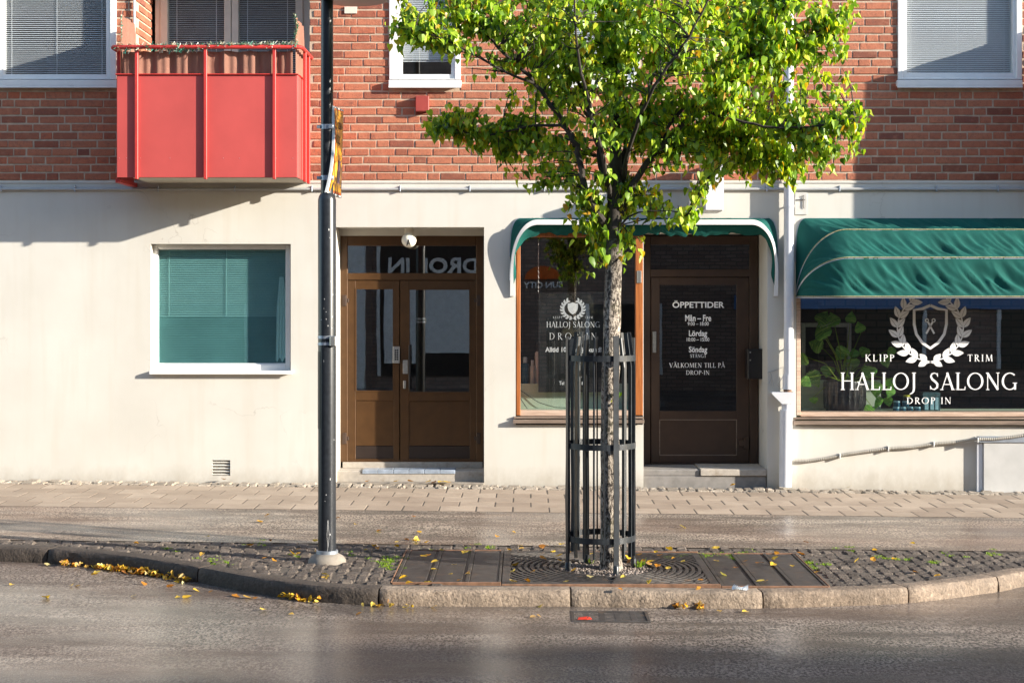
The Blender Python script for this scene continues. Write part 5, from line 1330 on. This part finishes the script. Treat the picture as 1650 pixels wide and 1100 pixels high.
limb([T(996,350), T(1022,295,-.08), T(1062,242,-.14), T(1130,172,-.2), T(1200,92,-.25), T(1265,10,-.3), T(1300,-40,-.3)], .032, .007)
limb([T(1048,262,-.1), T(1100,175,-.22), T(1170,190,-.35), T(1245,205,-.42), T(1320,203,-.5), T(1385,188,-.5)], .017, .004)
limb([T(1066,238,-.1), T(1130,212,.15), T(1200,225,.25), T(1265,248,.3), T(1300,252,.3)], .014, .004)
limb([T(1004,290), T(1020,220,-.3), T(1055,140,-.55), T(1110,60,-.7), T(1150,-20,-.8)], .022, .006)
limb([T(998,300), T(1012,230,.35), T(1060,140,.65), T(1140,60,.8), T(1180,0,.9)], .020, .006)
limb([T(985,260), T(955,200,.4), T(900,120,.7), T(840,60,.8)], .018, .005)
limb([T(1200,92,-.25), T(1270,75,-.3), T(1340,40,-.3)], .011, .004)
limb([T(995,372), T(1020,345,-.1), T(1070,340,-.15), T(1115,345,-.2)], .010, .003)
LOBES = [(715,28,105,42,-.35),(690,55,60,28,-.45),(800,85,105,50,-.3),(770,205,88,44,.42),(722,192,48,34,.45),(880,262,68,50,.25),(840,225,60,40,.4),(905,95,75,75,.2),(920,60,80,70,-.5),(1000,30,110,75,-.2),(985,150,75,85,-.3),(1040,190,70,70,.1),
         (1120,50,115,75,.2),(1130,110,90,60,-.6),(1120,205,100,75,-.2),(1215,140,105,80,-.1),(1255,25,105,50,-.3),(1330,20,50,40,-.3),(1225,235,70,48,.1),(1265,275,35,25,.25),(1330,225,62,46,-.48),(1370,195,36,32,-.5),(1175,250,65,40,.2),(1215,275,60,26,.1),(1150,262,40,28,-.3),(1300,180,50,40,-.4),(1295,95,70,55,-.2),(1210,60,90,60,-.4),(1060,20,70,50,-.7),(830,20,80,40,-.2),(640,35,26,18,-.45),(1085,345,42,18,-.18),(1030,315,60,32,0),(985,300,50,50,-.1),
         (940,330,35,35,-.1),(1000,395,32,28,-.06),(955,385,26,30,0),(975,425,30,14,-.05),(850,170,50,40,.6),(860,30,90,55,.5),(1180,20,80,50,.7),
         (800,-60,150,60,-.2),(1000,-90,190,80,0),(1190,-70,140,60,0),(1000,-200,230,90,0)]
crown = MB()
LS = [(0,0,0),(.30,-.06,.10),(.46,.18,.16),(.42,.48,.10),(.20,.80,.02),(0,1.08,-.10),(-.20,.80,.02),(-.42,.48,.10),(-.46,.18,.16),(-.30,-.06,.10),(0,.30,-.02),(0,.66,-.05)]
LF = [(0,1,10),(1,2,10),(2,3,11,10),(3,4,11),(4,5,11),(0,10,9),(9,10,8),(8,10,11,7),(7,11,6),(6,11,5)]
def in_gap(p):                                              # an open gap between the front boughs that lets low sun reach the lamp post
    u = p.x+1.43; return u > .5 and abs(p.y-(-4.93-.361*u)) < .20 and abs(p.z-(3.16+.318*u)) < .44
def leaf(p, size, rr):
    if in_gap(p) and rr.random() < .86: return
    yaw = rr.random()*6.283; droop = R(rr.gauss(60,26)); roll = rr.gauss(0,.5)
    mt = Matrix.Translation(p) @ Matrix.Rotation(yaw,4,'Z') @ Matrix.Rotation(-droop,4,'X') @ Matrix.Rotation(roll,4,'Y')
    cl = rr.uniform(.4,2.8); crown.add([mt @ (Vector((v[0],v[1],v[2]*cl-.12*v[1]*v[1]*cl))*size) for v in LS], LF)
for (px, py, rx, ry, dy) in LOBES:
    nt = max(4, int(rx*ry/(108 if py > -40 else 300)))
    c = T(px,py,dy*.9+.14); s = (D+TREE.y)/F
    for _ in range(nt):
        while True:
            q = Vector((rt.uniform(-1,1),rt.uniform(-1,1),rt.uniform(-1,1)))
            if q.length < 1: break
        end = c+Vector((q.x*rx*s, q.y*(rx+ry)*.5*s*.80, q.z*ry*s))
        src, r0 = min(limbs[::2], key=lambda l: (l[0]-end).length + (.25 if l[0].z > end.z else 0))
        d = (end-src).length
        if d > .75: start = end+(src-end)*(.75/d)
        else: start = src
        mid = (start+end)/2+Vector((rt.gauss(0,.03),rt.gauss(0,.03),.05*d+rt.gauss(0,.02)))
        tw = smooth([start,mid,end], 4)
        if d <= .75 or rt.random() < .5: brn.tube(tw, [.0055-.0035*i/(len(tw)-1) for i in range(len(tw))], 4, False)
        ln = (end-start).length; nl = rt.randint(11,22)
        for k in range(nl):
            f = 1-.85*(k/nl)*min(1,.45/max(ln,.1)); i = min(len(tw)-2, int(f*(len(tw)-1))); p = tw[i].lerp(tw[i+1], f*(len(tw)-1)-i if f < 1 else 1)
            leaf(p+Vector((rt.gauss(0,.03),rt.gauss(0,.03),rt.gauss(-.01,.025))), .023+.040*rt.random()**.8, rt)
# a few shoots on the trunk
for _ in range(16): leaf(T(985+rt.gauss(0,16),rt.uniform(370,425),rt.uniform(-.12,.05)), rt.uniform(.05,.085), rt)
for _ in range(7): leaf(T(994+rt.gauss(0,5),rt.uniform(630,650),-.09), rt.uniform(.02,.035), rt)
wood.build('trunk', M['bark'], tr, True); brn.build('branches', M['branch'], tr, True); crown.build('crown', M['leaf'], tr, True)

# ------------------------------------------------------------------ fallen leaves
lm = []
for k in range(6):
    rr = random.Random(k+40); cl = rr.uniform(.4,2.2); me = bpy.data.meshes.new('fallen_leaf')
    me.from_pydata([(v[0]*(1+.2*rr.random()), v[1]-.5, max(0,(v[2]+.12)*cl*.8+rr.gauss(0,.05))) for v in LS], [], LF); me.materials.append(M['fallen']); lm.append(me)
rf = random.Random(77)
def drop(p, label, group, size=None):
    if group == 'leaves on the setts':
        if GRX0-.03 < p.x < GRX1+.03 and GRY0-.03 < p.y < GRY1+.03:
            if p.x < gx0: label, group = 'single yellow leaf lying on the iron cover plate toward the lamp post', 'leaves on the lamp side cover'
            elif p.x > gx1: label, group = 'single yellow leaf lying on the iron cover plate toward the salon', 'leaves on the salon side cover'
            else: label, group = 'single yellow leaf lying on the round slotted grate at the tree foot', 'leaves on the tree grate'
        elif p.x < GRX0: label, group = 'single yellow leaf lying on the setts round the lamp post', 'leaves on the setts by the lamp post'
        elif p.x > GRX1: label, group = 'single yellow leaf lying on the setts in front of the big shop window', 'leaves on the setts by the salon'
        elif p.y > GRY1: label, group = 'single yellow leaf lying on the setts behind the tree', 'leaves on the setts behind the tree'
        else: label, group = 'single yellow leaf lying on the narrow strip between grate and kerb', 'leaves between grate and kerb'
    elif group == 'leaves on the road':
        if p.x < -2.4: label, group = 'single yellow leaf on the road near the leaf drift', 'leaves on the road by the drift'
        elif p.x < -.6: label, group = 'single yellow leaf on the road below the lamp post', 'leaves on the road below the lamp post'
        else: label, group = 'single yellow leaf on the road in front of the tree', 'leaves on the road before the tree'
    o = bpy.data.objects.new('fallen_leaf', rf.choice(lm)); COL.objects.link(o); o.location = p+Vector((0,0,.004)); s = size or rf.uniform(.032,.062); o.scale = (s,s,s*rf.uniform(.6,1.1))
    o.rotation_euler = (rf.gauss(0,.25),rf.gauss(0,.25),rf.random()*6.28); tag(o, label, 'leaf', group)
ROADL = [(18,943),(75,963),(115,944),(125,944),(216,960),(275,945),(285,938),(300,936),(302,963),(316,952),(340,953),(286,962),(380,960),(356,940),(363,945),(400,963),(410,964),(540,965),(555,967),(612,975),(600,972),(655,979),(630,976),(700,978),(798,973),(850,974),(870,976),(858,994),(868,993),(1130,982),(1160,985),(1200,986),(75,910),(155,922),(153,925),(215,926),(240,926),(270,935),(1400,963),(1420,961),(578,990),(470,990),(425,983),(233,941)]
for px, py in ROADL: drop(G(px,py,-.112), 'single yellow autumn leaf lying on the road asphalt', 'leaves on the road')
SETTL = [(655,870),(668,872),(602,880),(608,884),(590,886),(480,893),(405,878),(510,897),(640,880),(700,918),(760,878),(840,880),(700,905),(755,925),(660,940),(690,895),(905,905),(920,890),(880,880),(875,900),(840,884),(1035,905),(1050,905),(1065,895),(1085,900),(1100,905),(1152,884),(1200,905),(1225,908),(1245,910),(1235,936),(1316,923),(1510,928),(1470,876),(1300,874),(1440,900),(1130,935),(1380,905),(1185,915),(325,894),(220,876),(335,865),(1290,893),(1410,886),(725,926),(1015,905),(1022,908),(900,895),(1000,950),(1125,948)]
for px, py in SETTL: drop(G(px,py,.008), 'single yellow autumn leaf lying on the setts round the tree', 'leaves on the setts')
for _ in range(62):
    px = rf.gauss(800,300); py = rf.uniform(868,940)
    g = G(px,py,.008)
    if 300 < px < 1500 and g.y > ky(g.x)+.16: drop(g, 'single yellow autumn leaf lying on the setts round the tree', 'leaves on the setts')
PATHL = [(610,858),(612,855),(573,845),(665,833),(675,857),(828,858),(800,865),(418,841),(430,831),(890,890),(640,873),(1100,850),(545,835)]
for px, py in PATHL: drop(G(px,py,.0), 'single yellow autumn leaf lying on the asphalt path', 'leaves on the path')
STEPL = [(594,776),(637,775),(662,776),(690,776),(700,777),(710,776),(716,773),(722,775),(360,775),(1180,786),(1370,791)]
for px, py in STEPL: drop(Vector((X(px,-.05),-.05,gz(X(px))+.03)), 'single dry leaf lying at the foot of the plaster wall', 'leaves along the wall foot', .06)
mb = MB()
def drift(x0, x1, n, spread):
    for _ in range(n):
        x = rf.uniform(x0,x1); y = ky(x)-abs(rf.gauss(0,spread))-.02; s = rf.uniform(.022,.045); mt = Matrix.Translation((x,y,gz(x)-.108+rf.random()*.035)) @ Matrix.Rotation(rf.random()*6.28,4,'Z') @ Matrix.Rotation(rf.gauss(0,.6),4,'X') @ Matrix.Rotation(rf.gauss(0,.6),4,'Y')
        mb.add([mt @ (Vector((v[0],v[1]-.5,v[2]))*s) for v in LS], LF)
drift(G(75,900).x, G(290,930).x, 130, .045); drift(G(120,912).x, G(230,920).x, 110, .05); drift(G(430,960).x, G(500,968).x, 26, .02); drift(G(1100,980).x, G(1150,980).x, 18, .02); drift(G(560,972).x, G(660,975).x, 10, .05)
tag(mb.build('leaf_litter', M['fallen']), 'drift of orange fallen leaves in the gutter along the kerb', 'leaf litter', kind='stuff')

# ------------------------------------------------------------------ the street behind the camera (seen in reflections, shades the road)
YO = -19.0
ob = empty('shop_building', (0,YO,-.1), 'dark brick shop building across the street', 'building')
MB().box(-40,31,YO-10,YO,-.6,9.4).build('wall', M['farbrick'], ob)
MB().box(5.0,14,YO,YO+.10,1.78,2.1).build('fascia', M['blue'], ob)
for x0, x1, z0, z1 in ((-9.5,-6.5,.3,1.9),(-3.4,-.6,.2,3.6),(1.5,3.2,.2,1.9),(6.0,9.2,.6,1.9),(11,14,.4,1.9)):
    MB().box(x0,x1,YO,YO+.03,z0,z1).build('shop_pane', M['black'], ob); MB().box(x0-.08,x0,YO,YO+.08,z0,z1).box(x1,x1+.08,YO,YO+.08,z0,z1).build('shop_frame', M['shopwhite'], ob)
MB().box(-4.35,-3.75,YO,YO+.35,-.2,4.4).build('tiled_pier', M['shopwhite'], ob)
MB().box(-3.3,-2.55,YO+.04,YO+.1,.5,2.35).box(-2.35,-.75,YO+.04,YO+.1,.75,2.35).build('pale_panel', M['shopwhite'], ob)
def far_text(body, x0, x1, z0, z1):
    o = text_mesh('sign_lettering', body, 0, 100, 0, 100, 0, M['letter'], None, .03); me = o.data
    xs = [v.co.x for v in me.vertices]; zs = [v.co.z for v in me.vertices]; a, b, c, d = min(xs),max(xs),min(zs),max(zs)
    for v in me.vertices: v.co = (x1-(v.co.x-a)/(b-a)*(x1-x0), YO+.16, (v.co.z-c)/(d-c)*(z1-z0)+z0)
    me.update(); o.parent = ob; o.matrix_parent_inverse = Matrix.Translation(-ob.location)
far_text('DROP IN', -3.2, -1.1, 2.62, 2.98)
far_text('SUN CITY', -.02, .88, 2.27, 2.42)
m = MB(); m.prism([(.43+.42*math.cos(R(a)), 2.48+.30*math.sin(R(a))) for a in range(0,181,10)][::1], YO+.13, YO+.16); m.build('sun_emblem', M['orange'], ob)
o2 = empty('corner_building', (45,YO,0), 'taller brick corner building across the street', 'building'); MB().box(31.01,75,YO-10,YO,-1.5,10.2).build('wall', M['farbrick'], o2)
